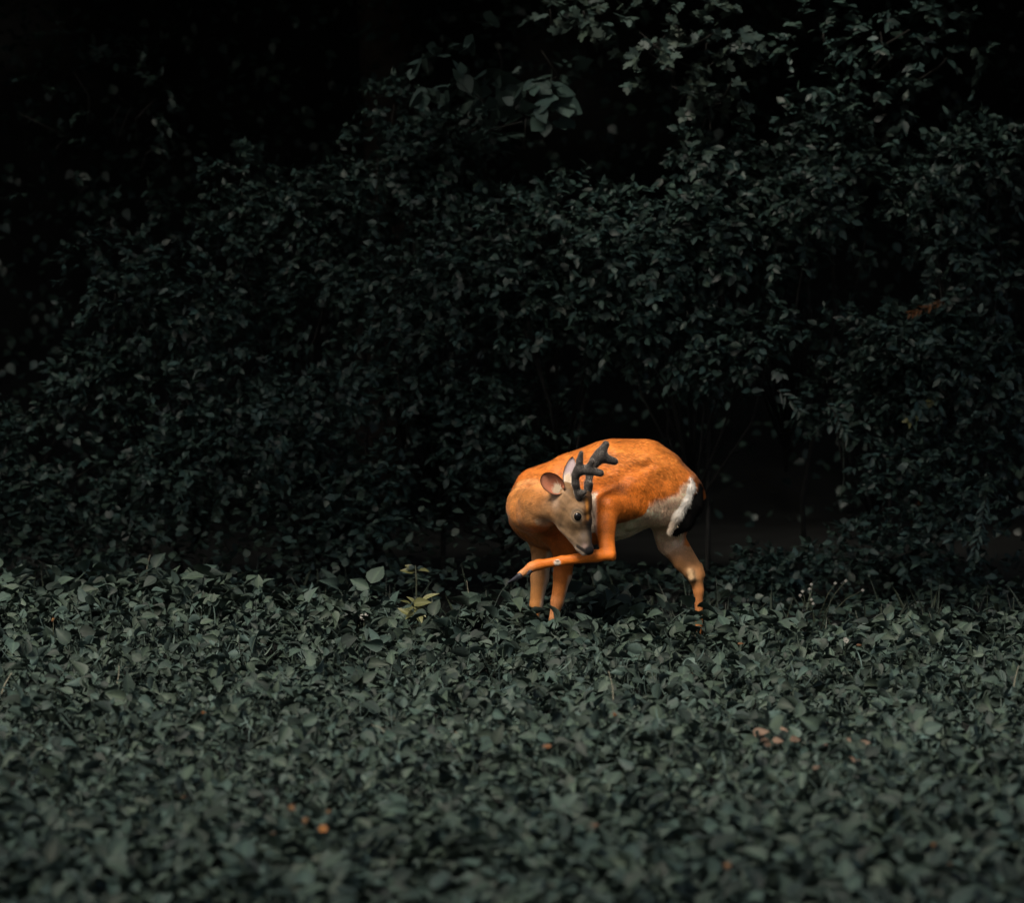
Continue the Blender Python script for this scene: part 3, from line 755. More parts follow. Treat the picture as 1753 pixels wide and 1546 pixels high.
def coat(V, N, base, which):
    px, py = to_px(V); dy = V[:, 1] - DY
    c = base.copy()
    nz = noise3(V, 22, 5); nf = noise3(V, 70, 6)
    trunk = (which < 10)
    # back lightened, part coat tone, part painted top light; flanks mottled
    c = c * (1 + .10 * nz + .10 * nf)[:, None]
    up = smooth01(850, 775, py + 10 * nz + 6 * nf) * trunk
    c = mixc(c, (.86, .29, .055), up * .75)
    # pale belly and groin
    bx = [1000, 1035, 1055, 1079, 1115, 1141, 1163, 1175, 1182, 1200]
    by = [930, 905, 872, 863, 861, 849, 835, 820, 812, 800]
    line = np.interp(px, bx, by)
    isleg = (which >= 11) & (which <= 19)
    isfar = (which >= 20) & (which <= 30)
    f = smooth01(-5, 7, py - line + 4 * nf) * (px > 1030) * smooth01(1190, 1178, px) * (~isleg) * (dy > -.16)
    belly = mixc(np.tile(np.array(CREAM), (len(c), 1)), PINK, smooth01(1085, 1120, px))
    c = np.where((f > 0)[:, None] & (trunk | (which == 10) | (which == 20) | (which == 21))[:, None], c + (belly - c) * f[:, None], c)
    # rear edge of the standing thigh is orange fur
    c = mixc(c, ORANGE, smooth01(1166, 1176, px) * (py > 895) * (py < 935) * isfar)
    # pale front edge of the raised thigh
    e = smooth01(1024, 1018.5, px) * smooth01(838, 848, py) * (py < 935) * ((which == 10) | (which == 11) | (which == 12) | trunk) * (dy < -.12)
    c = mixc(c, (.70, .58, .47), e)
    # breast below the neck painted darker, as if shaded, throat side of the far foreleg pale
    far_fore = (which >= 37) & (which <= 41)
    c = mixc(c, (.66, .50, .36), smooth01(4, 10, px - np.interp(py, [935, 990, 1035, 1060], [930, 926, 918, 916])) * far_fore * .9)
    nr_fore = (which >= 31) & (which <= 35)
    c = mixc(c, (.66, .48, .34), smooth01(8, 13, px - np.interp(py, [935, 985, 1030, 1060], [972, 963, 954, 947])) * nr_fore * (py > 985) * .8)
    # head
    hd = (which >= 46)
    c = np.where(hd[:, None], c * (1 + .24 * noise3(V, 260, 12) + .26 * noise3(V, 110, 13))[:, None], c)
    jaw = smooth01(0, 7, (py - np.interp(px, [940, 952, 970, 983, 993, 1007], [886, 897, 917, 931, 941, 949])))
    c = mixc(c, (.62, .47, .33), jaw * (hd | (which == 43)) * .9)
    r = np.hypot(px - 988.5, (py - 883.5) * .9); ring = smooth01(13.5, 9.5, r) * (N[:, 1] < 0.3)
    c = mixc(c, (.52, .40, .27), ring * hd * .5)
    lid = np.exp(-((r - 8.8) / 1.6) ** 2) * hd; c = mixc(c, (.03, .02, .015), lid * .85)
    tear = np.exp(-(((px - 995) / 3) ** 2 + ((py - 895) / 5) ** 2)) * hd; c = mixc(c, (.05, .035, .025), tear * .8)
    dk = smooth01(905, 930, py) * hd; c = c * (1 - .3 * dk)[:, None]
    brow = smooth01(996, 1003, px + (py - 880) * .12) * smooth01(845, 850, py) * hd * (py < 900)
    c = mixc(c, (.09, .04, .015), brow * .9)
    stripe = np.exp(-((px - 1006 - (py - 880) * .05) / 2.2) ** 2) * (py > 852) * (py < 892) * hd
    c = mixc(c, (.55, .22, .04), stripe * .9)
    muz = smooth01(0, 9, px - np.interp(py, [885, 900, 915, 925, 940], [1004, 998, 1001, 1005, 1004])) * hd * (py > 888)
    c = mixc(c, (.025, .022, .02), muz * .9)
    side = np.exp(-(((px - 999) / 6) ** 2 + ((py - 917) / 10) ** 2)) * hd
    c = mixc(c, (.17, .135, .11), side * .8)
    lip = np.exp(-(((px - 1001) / 5) ** 2 + ((py - 935) / 5) ** 2)) * hd * (px < 1007)
    c = mixc(c, (.40, .28, .24), lip * .8)
    nose = smooth01(11.5, 7, np.hypot(px - 1009, (py - 944) * 1.1)) * hd
    nose = np.maximum(nose, smooth01(4.5, 2.5, np.abs((py - 938) - (px - 992) * .62) + 20 * (px < 986) + 20 * (px > 1009)) * hd * .9)
    c = mixc(c, (.008, .008, .009), nose)
    c = mixc(c, (.62, .50, .40), smooth01(948, 951, py - (px - 1003) * .3) * hd * (px < 1004))
    cheek = np.exp(-(((px - 951) / 6) ** 2 + ((py - 862) / 13) ** 2)) * (dy < -.3)
    c = mixc(c, (.52, .36, .25), cheek * .6)
    # neck: highlight painted along its upper side, greyer towards the throat
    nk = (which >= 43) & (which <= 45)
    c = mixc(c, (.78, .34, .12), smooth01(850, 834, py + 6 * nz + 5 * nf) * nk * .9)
    c = mixc(c, (.33, .21, .11), smooth01(850, 880, py + 6 * nz) * nk * smooth01(880, 905, px) * .4)
    lowneck = smooth01(893, 903, py - (px - 900) * .05 + 4 * nz) * (nk | trunk) * (px < 950)  # neck's shade on the breast, put into the colour
    c = mixc(c, (.50, .16, .025), lowneck * .9)
    c = mixc(c, (.64, .25, .065), smooth01(905, 876, px + 4 * nz + 3 * nf) * nk * .85)
    c = np.where(nk[:, None], c * (1 + .16 * nz + .12 * nf)[:, None], c)
    # metatarsal gland on the raised leg
    g = np.hypot((px - 954.5), (py - 963.5)); ml = (which >= 14) & (which <= 16)
    c = mixc(c, (.75, .66, .55), smooth01(6.5, 4.5, g) * ml); c = mixc(c, (.01, .01, .01), smooth01(3.2, 1.8, np.hypot((px - 954.5) * .8, (py - 961.5) * 1.6)) * ml)
    c = mixc(c, (.05, .03, .02), np.exp(-(((px - 1188) / 8) ** 2 + ((py - 996) / 2.5) ** 2)) * isfar * .8)
    return np.clip(c, .004, .9)
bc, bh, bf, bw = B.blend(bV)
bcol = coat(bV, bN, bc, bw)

def coat_mat(name, rough=0.62, sheen=0.25, spec=0.25):
    m, t, b = mat(name)
    a = t.nodes.new('ShaderNodeAttribute'); a.attribute_name = 'Col'
    n = t.nodes.new('ShaderNodeTexNoise'); n.inputs['Scale'].default_value = 160; n.inputs['Detail'].default_value = 5
    co = t.nodes.new('ShaderNodeTexCoord'); t.links.new(co.outputs['Object'], n.inputs['Vector'])
    mr = t.nodes.new('ShaderNodeMapRange'); mr.inputs['To Min'].default_value = .75; mr.inputs['To Max'].default_value = 1.25
    t.links.new(n.outputs['Fac'], mr.inputs['Value'])
    mx = t.nodes.new('ShaderNodeMix'); mx.data_type = 'RGBA'; mx.blend_type = 'MULTIPLY'; mx.inputs['Factor'].default_value = 1
    t.links.new(a.outputs['Color'], mx.inputs['A']); t.links.new(mr.outputs[0], mx.inputs['B']); t.links.new(mx.outputs['Result'], b.inputs['Base Color'])
    b.inputs['Roughness'].default_value = rough; b.inputs['Specular IOR Level'].default_value = spec
    b.inputs['Sheen Weight'].default_value = sheen; b.inputs['Sheen Roughness'].default_value = .4
    bp = t.nodes.new('ShaderNodeBump'); bp.inputs['Strength'].default_value = .25; bp.inputs['Distance'].default_value = .003
    t.links.new(n.outputs['Fac'], bp.inputs['Height']); t.links.new(bp.outputs['Normal'], b.inputs['Normal'])
    return m
M_coat = coat_mat('deer_coat', .6, .04, .25); M_fur = coat_mat('deer_fur', .42, .05, .32); M_black = coat_mat('tail_fur', .9, 0, .05)
M_velvet = simple('antler_velvet', (.034, .031, .029), .75, .25, 120, .2, .3)
vb = M_velvet.node_tree.nodes['Principled BSDF']; vb.inputs['Sheen Weight'].default_value = 1.0; vb.inputs['Sheen Roughness'].default_value = .3; vb.inputs['Sheen Tint'].default_value = (1, .9, .78, 1)
M_eye = simple('eye_dark', (.005, .0045, .0045), .16, .1, 20, .4)
M_hoof = simple('hoof_horn', (.022, .024, .032), .4, .3, 60, .5)

droot = P(1040, 1185, DY); droot[2] = 0
deer = thing('deer', 'orange-brown buck in velvet antlers licking its raised hind leg in the crop', 'deer', tuple(float(v) for v in droot))
def colmesh(name, V, F, col, m, parent, kind=None):
    me = mesh_np(name, V, F); set_col(me, col); return part(name, me, m, parent, kind)
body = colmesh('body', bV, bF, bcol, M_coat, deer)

def fur(V, F, col, hair, flow, N, count, seed, wid=.0013, lift=.17, jit=.22, var=1.0):
    r = np.random.default_rng(seed)
    T = np.concatenate([F[:, [0, 1, 2]], F[:, [0, 2, 3]]]) if F.shape[1] == 4 else F
    ar = np.linalg.norm(np.cross(V[T[:, 1]] - V[T[:, 0]], V[T[:, 2]] - V[T[:, 0]]), axis=-1)
    t = T[r.choice(len(T), count, p=ar / ar.sum())]
    b = r.dirichlet((1, 1, 1), count)
    g = lambda A: (A[t] * b[..., None]).sum(1) if A.ndim > 1 else (A[t] * b).sum(1)
    p = g(V); n = unit(g(N)); c = g(col); h = g(hair) * .75; f = g(flow)
    keep = h > .0028; p, n, c, h, f = p[keep], n[keep], c[keep], h[keep], f[keep]; count = len(p)
    f = unit(f + r.normal(0, jit, (count, 3)))
    f = unit(f - (f * n).sum(-1, keepdims=True) * n); s = np.cross(n, f)
    L = h * r.uniform(.6, 1.2, count)
    wv = s * (wid * (0.5 + h / .02))[:, None]
    lf = (lift * r.uniform(.4, 1.6, count))[:, None]
    tip = p + unit(f + n * lf) * L[:, None]
    root = p - n * .001
    VV = np.stack([root + wv, root - wv, tip], 1).reshape(-1, 3)
    FF = np.arange(3 * count).reshape(-1, 3)
    chk = (np.cross(VV[FF[:, 1]] - VV[FF[:, 0]], VV[FF[:, 2]] - VV[FF[:, 0]]) * n).sum(-1) < 0
    FF[chk] = FF[chk][:, ::-1]
    me = mesh_np('fur', VV, FF)
    cc = c * ((1 + var * (r.uniform(.66, 1.34, count) - 1)) * (1 + var * (.17 * noise3(p * np.array([.5, 1, 1.4]), 45, 21) + .15 * noise3(p * np.array([.6, 1, 1.5]), 130, 22) + .22 * noise3(p * np.array([.35, 1, 1.7]), 300, 23))))[:, None]
    set_col(me, np.clip(np.repeat(cc, 3, 0), 0, .95))
    nn = unit(n + f * .18 + r.normal(0, .12, (count, 3)))
    me.normals_split_custom_set_from_vertices(np.repeat(nn, 3, 0).tolist())
    return me
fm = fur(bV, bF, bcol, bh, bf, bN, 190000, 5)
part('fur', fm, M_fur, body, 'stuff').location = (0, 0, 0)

# tail: black with a white fringe
T = Field(); ta = T.add
TB = (.006, .006, .006)
ta((1192, 836, -.045), (1186, 862, -.06), 10, 15, .015, .5, TB, .03)
ta((1186, 862, -.06), (1172, 890, -.06), 15, 14, .015, .5, TB, .035)
ta((1172, 890, -.06), (1160, 906, -.055), 13, 6, .015, .5, TB, .035)
ta((1181, 819, -.078), (1182, 834, -.086), 3.5, 5, .02, .4, WHITE, .03)
ta((1182, 834, -.086), (1173, 857, -.093), 5, 5.5, .02, .4, WHITE, .034)
ta((1173, 857, -.093), (1160, 880, -.092), 5.5, 6, .02, .4, WHITE, .038)
ta((1160, 880, -.092), (1148, 908, -.082), 6, 3.5, .02, .4, (.72, .6, .47), .025)
tV, tF = T.mesh(.004); tN = normals(tV, tF); tc, th, tf_, _ = T.blend(tV, .004)
tail = colmesh('tail', tV, tF, tc, M_black, deer)
part('fur', fur(tV, tF, tc, th * 1.15, tf_, tN, 20000, 6, .0010, .3, .3, .15), M_black, tail, 'stuff').location = (0, 0, 0)

# antlers in velvet
def antler(segs, k=.010):
    A = Field()
    for a, b, ra, rb in segs: A.add(a, b, ra * 1.03, rb * 1.03, k, 1.0)
    V, F = A.mesh(.003)
    V = V + normals(V, F) * (.0006 * noise3(V, 140, 9))[:, None]
    me = mesh_np('antler', V, F)
    o = part('antler', me, M_velvet, deer)
    N = normals(V, F); k = len(V)
    me2 = fur(V, F, np.tile((.72, .64, .54), (k, 1)), np.full(k, .010), np.tile((.1, -.1, 1.0), (k, 1)), N, 2600, 77, .00022, 2.5, .5)
    part('velvet_fuzz', me2, M_fur, o, 'stuff').location = (0, 0, 0)
    return o
antler([((991, 852, -.455), (985, 828, -.475), 7.0, 6), ((985, 828, -.475), (985, 814, -.48), 6, 6.2), ((985, 814, -.48), (992, 803, -.485), 6.2, 7),
        ((991, 805, -.485), (992, 790, -.49), 7, 5), ((992, 790, -.49), (995, 776, -.495), 5, 4.2),
        ((991, 806, -.485), (1008, 805, -.49), 7.5, 7.0), ((1006, 804, -.49), (1013, 791, -.50), 6.2, 5.0), ((1008, 806, -.49), (1028, 810, -.495), 6.6, 6.2),
        ((994, 846, -.47), (1002, 843, -.485), 5.0, 3.4)], .014)
antler([((1004, 852, -.375), (1007, 830, -.35), 7, 6), ((1007, 830, -.35), (1010, 808, -.325), 6, 6.5), ((1010, 808, -.325), (1021, 787, -.31), 6.5, 8.5),
        ((1019, 789, -.31), (1029, 777, -.305), 9, 9), ((1027, 779, -.305), (1037, 761, -.30), 8.5, 6.2), ((1028, 783, -.305), (1052, 790, -.29), 9.0, 6.3),
        ((1008, 838, -.36), (1012, 828, -.375), 4.5, 3.2)], .016)

# eyes and ears
def ball(c, rx, ry, rz, seg=16):
    V = []; F = []
    for i in range(seg + 1):
        th = math.pi * i / seg
        for j in range(seg):
            ph = 2 * math.pi * j / seg; V.append((c[0] + rx * math.sin(th) * math.cos(ph), c[1] + ry * math.sin(th) * math.sin(ph), c[2] + rz * math.cos(th)))
    for i in range(seg):
        for j in range(seg):
            a = i * seg + j; b = i * seg + (j + 1) % seg; F.append((a, a + seg, b + seg, b))
    return np.array(V), np.array(F)
for dy in (-.4655, -.3645):
    part('eye', mesh_np('eye', *ball(P(988.5, 883.8, DY + dy), .0195, .019, .0215)), M_eye, deer)

def ear(base, tip, half, face, seed, inner, rim, outer, pointed=False):
    """cupped leaf-shaped ear with thickness: base and tip points, half width, direction that the hollow faces"""
    base = np.asarray(base); tip = np.asarray(tip); u = unit(tip - base); L = np.linalg.norm(tip - base)
    n = np.asarray(face, float); n = unit(n - (n @ u) * u); s = np.cross(u, n)
    prof = (lambda t: half * (np.sin(np.pi * np.clip(t * .9 + .1, 0, 1) ** .85)) ** .7) if pointed else (lambda t: half * np.sqrt(np.clip(1 - ((t - .52) / .525) ** 2, 0, 1)) ** .9)
    nu, nv = 22, 17; V = []; col = []
    for layer in (0, 1):
        for i in range(nu):
            t = i / (nu - 1); w = prof(t) + .002
            for j in range(nv):
                v = -1 + 2 * j / (nv - 1)
                cup = (v * v) * (.55 * half) * (1 - .45 * t) - .25 * half
                p = base + u * L * t + s * w * v * (1 - .12 * v * v) + n * (cup - layer * .0045 * (1 - v ** 6) * (1 - t ** 6))
                V.append(p)
                if layer == 0:
                    e = max(abs(v) ** 6, t ** 10)
                    c = np.array(inner) * (1 - .35 * (1 - abs(v)) * (1 - t)) * (1 - e) + np.array(rim) * e
                else: c = np.array(outer)
                col.append(c)
    V = np.array(V); F = []
    for layer in (0, 1):
        o = layer * nu * nv
        for i in range(nu - 1):
            for j in range(nv - 1):
                q = [o + i * nv + j, o + i * nv + j + 1, o + (i + 1) * nv + j + 1, o + (i + 1) * nv + j]
                F.append(q if layer else q[::-1])
    ring = [(0, j) for j in range(nv)] + [(i, nv - 1) for i in range(1, nu)] + [(nu - 1, j) for j in range(nv - 2, -1, -1)] + [(i, 0) for i in range(nu - 2, 0, -1)]
    for a, b in zip(ring, ring[1:] + ring[:1]):
        ia, ib = a[0] * nv + a[1], b[0] * nv + b[1]; F.append([ia, ib, ib + nu * nv, ia + nu * nv])
    F = np.array(F); col = np.array(col)
    o = colmesh('ear', V, F, col, M_coat, deer)
    # pale tufts growing from the base into the hollow
    r = np.random.default_rng(seed); VV = []; k = 220
    for i in range(k):
        v = r.uniform(-.8, .25); t0 = r.uniform(.02, .22); p = base + u * L * t0 + s * prof(t0) * v + n * (v * v * .3 * half - .1 * half)
        d = unit(u + s * r.normal(.25, .3) + n * r.uniform(.15, .5)); ww = np.cross(d, n) * .0011
        VV += [p - ww, p + ww, p + d * r.uniform(.018, .042)]
    VV = np.array(VV); me = mesh_np('ear_hair', VV, np.arange(3 * k).reshape(-1, 3)); set_col(me, np.tile((.74, .60, .44), (3 * k, 1)))
    me.normals_split_custom_set_from_vertices(np.tile(unit(n + u * .3), (3 * k, 1)).tolist())
    part('ear_hair', me, M_fur, o, 'stuff').location = (0, 0, 0)
    return o
ear(P(962, 840, DY - .455), P(929.5, 815, DY - .50), .045, (-.10, -1, .05), 3, (.66, .25, .14), (.03, .02, .016), (.30, .17, .08))
ear(P(974, 832, DY - .375), P(980, 782, DY - .36), .034, (-.45, -.85, 0), 4, (.52, .42, .43), (.10, .08, .07), (.30, .2, .12), True)

# hooves: two toes each, and dewclaws on the raised foot
def hoof(a, b, side, r0=6.2, r1=1.8):
    H = Field()
    for s in (-1, 1):
        aa = (a[0], a[1], a[2] + s * side); bb = (b[0], b[1], b[2] + s * side * .8)
        H.add(aa, bb, r0, r1, .002, .75)
    V, F = H.mesh(.003); part('hoof', mesh_np('hoof', V, F), M_hoof, deer)
hoof((890, 986, -.33), (869, 998, -.325), .010, 5.6, 1.3)
hoof((1188, 1168, .07), (1178, 1180, .06), .011)
hoof((934, 1169, -.09), (925, 1180, -.095), .011)
hoof((904, 1169, .07), (895, 1180, .065), .011)
for s in (-.012, .012):
    H = Field(); H.add((908, 978, -.335 + s), (903, 984, -.335 + s), 4.2, 2.6, .002)
    V, F = H.mesh(.003); part('dewclaw', mesh_np('dewclaw', V, F), M_hoof, deer)

# ------------------------------------------------------------------ small things
def leaf_part(parent, a, b, wpx, Y, m, face=(0, -.5, .8), tpl=T_OV, key='ov7', name='leaf'):
    """one leaf from photo pixel a (base) to b (tip) at about depth Y, as a part of parent"""
    A = P(a[0], a[1], Y + (a[2] if len(a) > 2 else 0)); Bp = P(b[0], b[1], Y + (b[2] if len(b) > 2 else 0))
    L = float(np.linalg.norm(Bp - A)); W = wpx * Y / FPX
    o = obj(name, tpl_mesh(key, tpl, m), None, parent)
    o.matrix_local = Matrix.Translation(-Vector(parent.location)) @ leaf_matrix(A, Bp - A, np.array(face, float), L, W)
    return o
def stalk(name, label, cat, pts, Y, r0, r1, m, group=None):
    pp = np.array([P(p[0], p[1], Y + (p[2] if len(p) > 2 else 0)) for p in pts])
    # densify
    t = np.linspace(0, len(pp) - 1, 4 * len(pp)); q = np.stack([np.interp(t, np.arange(len(pp)), pp[:, i]) for i in range(3)], -1)
    for _ in range(2): q[1:-1] = (q[:-2] + 2 * q[1:-1] + q[2:]) / 4
    o = obj(name, mesh_np(name, *tube(q, np.linspace(r0, r1, len(q)), 5)), m); return tag(o, label, cat, group)

# yellow-green soybean plant at the field's edge
Yg = 24.15
gb = P(716, 1064, Yg); gb[2] = 0
yp = thing('yellowed_soybean_plant', 'pale yellow-green soybean plant standing up at the field edge left of the deer', 'plant', tuple(float(v) for v in gb))
part('stem', mesh_np('stem', *tube([gb, P(715, 1058, Yg), P(713, 1040, Yg)], [.005, .004, .0025], 6)), M_stalk, yp)
for a, b, wp, f in (((722, 1030), (750, 1013, -.02), 12, (-.3, -.5, .8)), ((709, 1033), (735, 1030, -.08), 17, (0, -1, .35)), ((711, 1034), (697, 1020), 9, (.4, -.6, .7)),
                    ((704, 1037), (687, 1026, -.03), 9, (.3, -.4, .8)), ((712, 1036), (728, 1054, -.06), 15, (.1, -1, .3)), ((716, 1048), (694, 1056, -.06), 16, (-.1, -.5, .9)),
                    ((704, 1038), (695, 1042, -.06), 11, (0, -1, .3)), ((701, 1052), (681, 1040), 12, (.2, -.8, .5)), ((716, 1052, -.02), (722, 1066, -.07), 13, (0, -.9, .5)),
                    ((707, 1042, .03), (690, 1046, .05), 11, (0, -.7, .6))):
    leaf_part(yp, a, b, wp, Yg, M_gold, f)
    part('petiole', mesh_np('petiole', *tube([P(714, 1046, Yg), P(a[0], a[1], Yg + (a[2] if len(a) > 2 else 0))], [.0016, .0012], 4)), M_gold, yp)

# yellowing weed behind it
Yw = 25.6
wb = P(712, 1000, Yw); wb[2] = 0
yw = thing('yellowing_weed', 'dim yellowing weed behind the pale yellow-green soybean plant', 'weed', tuple(float(v) for v in wb))
part('stem', mesh_np('stem', *tube([wb, P(713, 995, Yw), P(711, 968, Yw)], [.005, .004, .002], 6)), M_stalk, yw)
for i in range(13):
    t = i / 12; y0 = 1000 - 30 * t; sd = 1 if i % 2 else -1
    leaf_part(yw, (712 + sd * 2, y0), (712 + sd * random.uniform(16, 28), y0 - random.uniform(-6, 10), random.uniform(-.08, .05)), random.uniform(10, 15), Yw, M_gold if i in (8, 9, 10) else M_weed, (sd * .2, -.6, .7), T_OV3, 'ov')

# flowers
_pet = {}
def flower(name, label, cat, px, py, Y, rpx, petals, m, cm, stem_px=30, group=None, stem=True):
    c = P(px, py, Y); s = Y / FPX
    root = thing(name, label, cat, tuple(float(v) for v in c), group)
    R_ = rpx * s
    key = (m.name, petals)
    if key not in _pet:
        me = mesh_np('petal', *t_to(T_OV3)); set_val(me, 0.3); me.materials.append(m); _pet[key] = me
    ax = unit(np.array([random.gauss(0, .25), -.75, .55])); e1 = unit(np.cross(ax, [0, 0, 1])); e2 = np.cross(ax, e1)
    for i in range(petals):
        a = 2 * math.pi * i / petals + random.gauss(0, .12)
        d = e1 * math.cos(a) + e2 * math.sin(a) + ax * .3
        o = obj('petal', _pet[key], None, root)
        o.matrix_local = leaf_matrix(np.zeros(3), d, ax, R_, R_ * .75)
    part('flower_centre', mesh_np('flower_centre', *ball(c + ax * R_ * .1, R_ * .28, R_ * .28, R_ * .22, 8)), cm, root)
    if stem: part('stem', mesh_np('stem', *tube([c - ax * R_ * .1, c + np.array([0, .01, -stem_px * s])], [.0016, .002], 4)), M_stalk, root)
    return root
def t_to(t): return t
M_centre = simple('flower_centre', (.30, .20, .06), .8, .3, 90)
flower('white_flower', 'round white clover-like flower in the crop left of the yellow-green plant', 'flower', 623, 1056, 24.1, 7.5, 11, M_white, M_white)
flower('white_flower', 'small white flower in the crop right of the deer, beside a tiny orange leaf', 'flower', 1448, 1097, 23.1, 6.5, 9, M_white, M_white)
fl = thing('white_flowered_weed', 'weed with tiny white flowers against the dark hedge right of the deer', 'weed', tuple(float(v) for v in (P(1386, 1045, 25.2) * np.array([1, 1, 0]))))
for (fx, fy) in ((1389, 1001), (1386, 1009), (1374, 1013), (1370, 1020), (1389, 1027), (1392, 1034), (1430, 999), (1448, 995), (1477, 1011), (1376, 1045)):
    c = P(fx, fy, 25.2)
    part('flower', mesh_np('flower', *merge([(ball(c + np.array([math.cos(a) * .004, -.002, math.sin(a) * .004]), .004, .0035, .004, 6)[0], ball(c, 1, 1, 1, 6)[1]) for a in (0, 1.6, 3.1, 4.7)])), M_white, fl)
    part('stem', mesh_np('stem', *tube([c, (c + P(1386 + (fx - 1386) * .4, 1040, 25.2)) / 2 + np.array([0, .01, 0]), P(1386 + (fx - 1386) * .4, 1052, 25.2)], [.001, .0014, .002], 4)), M_stalk, fl)

def canopy_Y(py, zc=0.30):
    return FPX * (CAM[2] - zc) / (py - HOR)
# orange blossoms and orange dead leaves scattered in the crop
for px, py, rp, lb in ((553, 1420, 9.5, 'brightest orange blossom low in the nearest rows left of centre'),
                       (523, 1405, 7, 'small orange blossom just up and left of the brightest orange blossom'),
                       (499, 1384, 8, 'dark orange blossom farther up and left of the brightest orange blossom'),
                       (562, 1390, 5, 'tiny orange blossom straight above the brightest orange blossom'),
                       (467, 1429, 5, 'tiny orange blossom left of the brightest orange blossom'),
                       (91, 1061, 5, 'tiny orange blossom near the left end of the field edge'),
                       (1245, 1483, 8, 'orange blossom near the bottom edge, leftmost of three in the right half'),
                       (1598, 1447, 6, 'orange blossom in the near rows at right, middle of three in the right half'),
                       (1625, 1482, 7, 'orange blossom near the bottom right corner of the field')):
    flower('orange_blossom', lb, 'flower', px, py, canopy_Y(py, .35), rp, 6, M_orange if rp > 9 else M_rust, M_centre, 40, 'orange blossoms in the crop')
for px, py, lp, lb in ((1263, 1103, 12, 'tiny orange dead leaf in the crop below the deer hind leg'), (1466, 1105, 11, 'tiny orange dead leaf beside the small white flower'),
                       (780, 1256, 14, 'thin orange-brown dead leaf in mid field left of centre'), (945, 1280, 20, 'long orange-brown dead leaf in mid field below the deer'),
                       (1056, 1232, 16, 'upright orange-brown dead leaf in mid field right of centre'), (345, 1222, 16, 'red-brown dead leaf in mid field at left'),
                       (1025, 1415, 16, 'orange-brown dead leaf in the near rows below the deer'), (215, 988, 14, 'orange-brown dead leaf on the verge at far left'),
                       (310, 1368, 14, 'pinkish dead leaf in the near rows at left')):
    Y = canopy_Y(py, .31) if py > 1000 else 26.3
    c = P(px, py, Y); r = random
    o = obj('dead_leaf', mesh_np('dead_leaf', *leaf_cloud(T_OV, c[None], np.array([[r.gauss(0, 1), r.gauss(0, .6), r.gauss(.2, .4)]]), np.array([[r.gauss(0, .3), -.7, .8]]), [lp * Y / FPX * .9], [lp * Y / FPX * .5])[:2]), M_rust)
    tag(o, lb, 'leaf', 'orange-brown dead leaves in the crop')
# tan dry leaves at right in mid field
for px, py, lp, lb in ((1300, 1258, 30, 'biggest tan dry leaf, leftmost of the dry leaves in the right of mid field'), (1312, 1268, 26, 'tan dry leaf touching the biggest tan dry leaf on its lower right'),
                       (1338, 1250, 20, 'tan dry leaf up and right of the biggest tan dry leaf'), (1330, 1268, 20, 'narrow tan dry leaf right of the biggest tan dry leaf'),
                       (1362, 1268, 24, 'tan dry leaf between the biggest one and the pale one in the middle'), (1406, 1279, 28, 'pale tan dry leaf in the middle of the dry leaves at right'),
                       (1458, 1273, 22, 'reddish tan dry leaf at the right end of the dry leaves'), (1479, 1275, 20, 'upright tan dry leaf, rightmost of the dry leaves'),
                       (1459, 1301, 26, 'tan dry leaf below the rightmost dry leaves'), (1397, 1317, 14, 'small tan dry leaf, lowest of the dry leaves'), (1480, 1252, 12, 'tiny orange-tan dry leaf above the rightmost dry leaves')):
    Y = canopy_Y(py, .30); c = P(px - lp * .4, py, Y); r = random
    o = obj('dry_leaf', mesh_np('dry_leaf', *leaf_cloud(T_OV, c[None], np.array([[1, r.gauss(0, .4), r.gauss(.1, .35)]]), np.array([[r.gauss(0, .3), -.8, .6]]), [lp * Y / FPX], [lp * Y / FPX * .62])[:2]), M_drytan)
    tag(o, lb, 'leaf', 'tan dry leaves in mid field')

# stalks and grass blades one can pick out
stalk('grass_stalk', 'thin upright grass stalk at the field edge between the yellow-green plant and the deer', 'grass stalk', [(806, 1062), (804, 1030), (799, 994)], 24.25, .0022, .0008, M_straw)
stalk('grass', 'curved grass blade right of the deer forelegs', 'grass blade', [(987, 1040), (986, 1022), (991, 1008), (1004, 1001)], 24.3, .0018, .0006, M_grass)
stalk('grass', 'short bent grass blade close behind the right foreleg', 'grass blade', [(974, 988, .1), (979, 991, .1), (983, 998, .1)], 24.3, .0012, .0007, M_straw)
stalk('grass', 'thin grey grass blade reaching up to the raised hoof', 'grass blade', [(846, 1040), (856, 1016), (867, 1002)], 23.75, .0026, .0012, M_grass)
stalk('grass', 'pale grass blade on the verge at left', 'grass blade', [(251, 985), (252, 968), (257, 950)], 26.2, .004, .002, M_straw)
stalk('weed_stalk', 'reddish weed stalk on the verge at left', 'weed stalk', [(293, 1015), (295, 1002), (298, 985)], 26.0, .004, .002, M_rust)
stalk('dry_stalk', 'forked pale dry stalk in mid field below the deer', 'dry stalk', [(1050, 1200), (1049, 1175), (1042, 1150)], 21.6, .003, .0015, M_straw)
stalk('dry_stalk', 'bent pale dry stalk in mid field left of centre', 'dry stalk', [(668, 1282), (664, 1262), (652, 1246), (636, 1242)], 20.2, .003, .0012, M_straw)
stalk('dry_stalk', 'upright pair-like dry stalk left in mid field', 'dry stalk', [(200, 1172), (203, 1158), (204, 1140)], 21.9, .0025, .0012, M_straw)
stalk('dry_stalk', 'leaning dry stalk near the right edge in mid field', 'dry stalk', [(1735, 1180), (1738, 1162), (1744, 1140)], 21.7, .003, .0015, M_straw)
stalk('dry_stalk', 'leaning dry stalk at the left edge in mid field', 'dry stalk', [(2, 1190), (8, 1172), (20, 1152)], 21.6, .0035, .0015, M_straw)
stalk('hanging_vine', 'bare thin vine hanging down in the black hollow right of the deer rump', 'vine', [(1443, 735), (1444, 790), (1445, 825), (1437, 856)], 27.2, .002, .0012, M_grass)

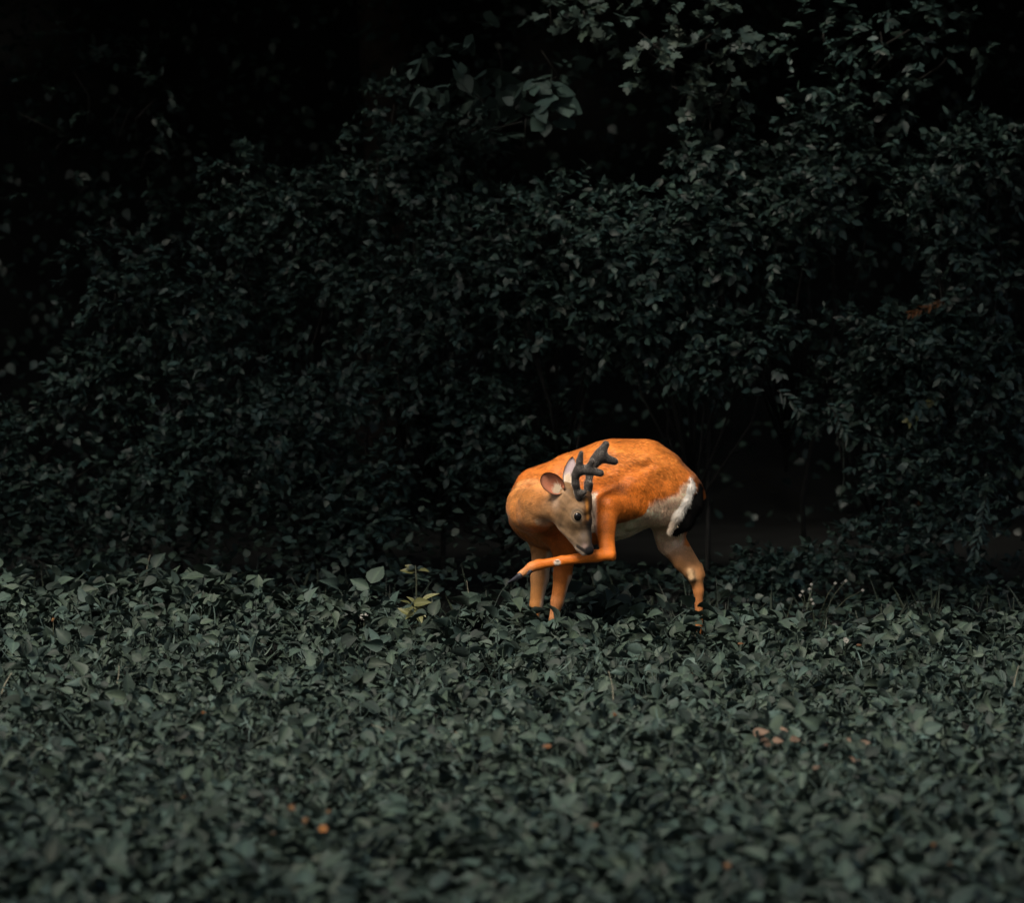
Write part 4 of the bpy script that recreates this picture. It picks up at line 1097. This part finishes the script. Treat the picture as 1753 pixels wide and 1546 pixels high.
def sprig(name, label, cat, pts, Y, n, lp, wp, m, tpl=T_OV3, key='ov', group=None):
    pp = np.array([P(p[0], p[1], Y) for p in pts])
    root = thing(name, label, cat, tuple(float(v) for v in pp[0]), group)
    part('stem', mesh_np('stem', *tube(pp, np.linspace(.003, .001, len(pp)), 4)), M_twig, root)
    for i in range(n):
        t = (i + .5) / n * (len(pts) - 1); k = min(int(t), len(pts) - 2); f = t - k
        x = pts[k][0] * (1 - f) + pts[k + 1][0] * f; y = pts[k][1] * (1 - f) + pts[k + 1][1] * f
        a = math.atan2(pts[k + 1][1] - pts[k][1], pts[k + 1][0] - pts[k][0]) + (1 if i % 2 else -1) * random.uniform(.5, 1.0)
        l = lp * random.uniform(.8, 1.2)
        leaf_part(root, (x, y), (x + math.cos(a) * l, y + math.sin(a) * l, random.uniform(-.05, .02)), wp, Y, m, (random.gauss(0, .3), -.7, .7), tpl, key)
    return root
sprig('rust_sprig', 'rust-yellow sprig of small leaves sticking out of the hedge at upper right', 'sprig', [(1618, 514), (1595, 524), (1572, 532), (1556, 538)], 27.15, 18, 10, 6, M_rust)
sprig('yellowing_sprig', 'pale yellow-green sprig in the hedge below the rust-yellow sprig', 'sprig', [(1612, 672), (1592, 690), (1570, 712), (1556, 722)], 27.15, 20, 13, 8, M_gold)
sprig('rust_sprig', 'few rusty leaves low in the hedge right of the hanging vine', 'sprig', [(1572, 855), (1566, 875), (1558, 892)], 27.15, 7, 10, 6, M_rust)
sprig('trailing_vine', 'trailing vine with pale paired leaves near the right edge', 'vine', [(1688, 850), (1684, 880), (1678, 910), (1668, 948)], 26.8, 20, 17, 9, M_vine, T_LAN, 'lan')
sprig('trailing_vine', 'spray of pointed leaves hanging over the black hollow right of the deer rump', 'vine', [(1330, 668), (1345, 680), (1362, 692), (1368, 704)], 27.15, 12, 20, 9, M_hedge, T_LAN, 'lan')
sprig('trailing_vine', 'drooping spray of leaves above the bare hanging vine', 'vine', [(1415, 690), (1432, 710), (1444, 735), (1455, 752)], 27.15, 15, 18, 8, M_hedge, T_LAN, 'lan')
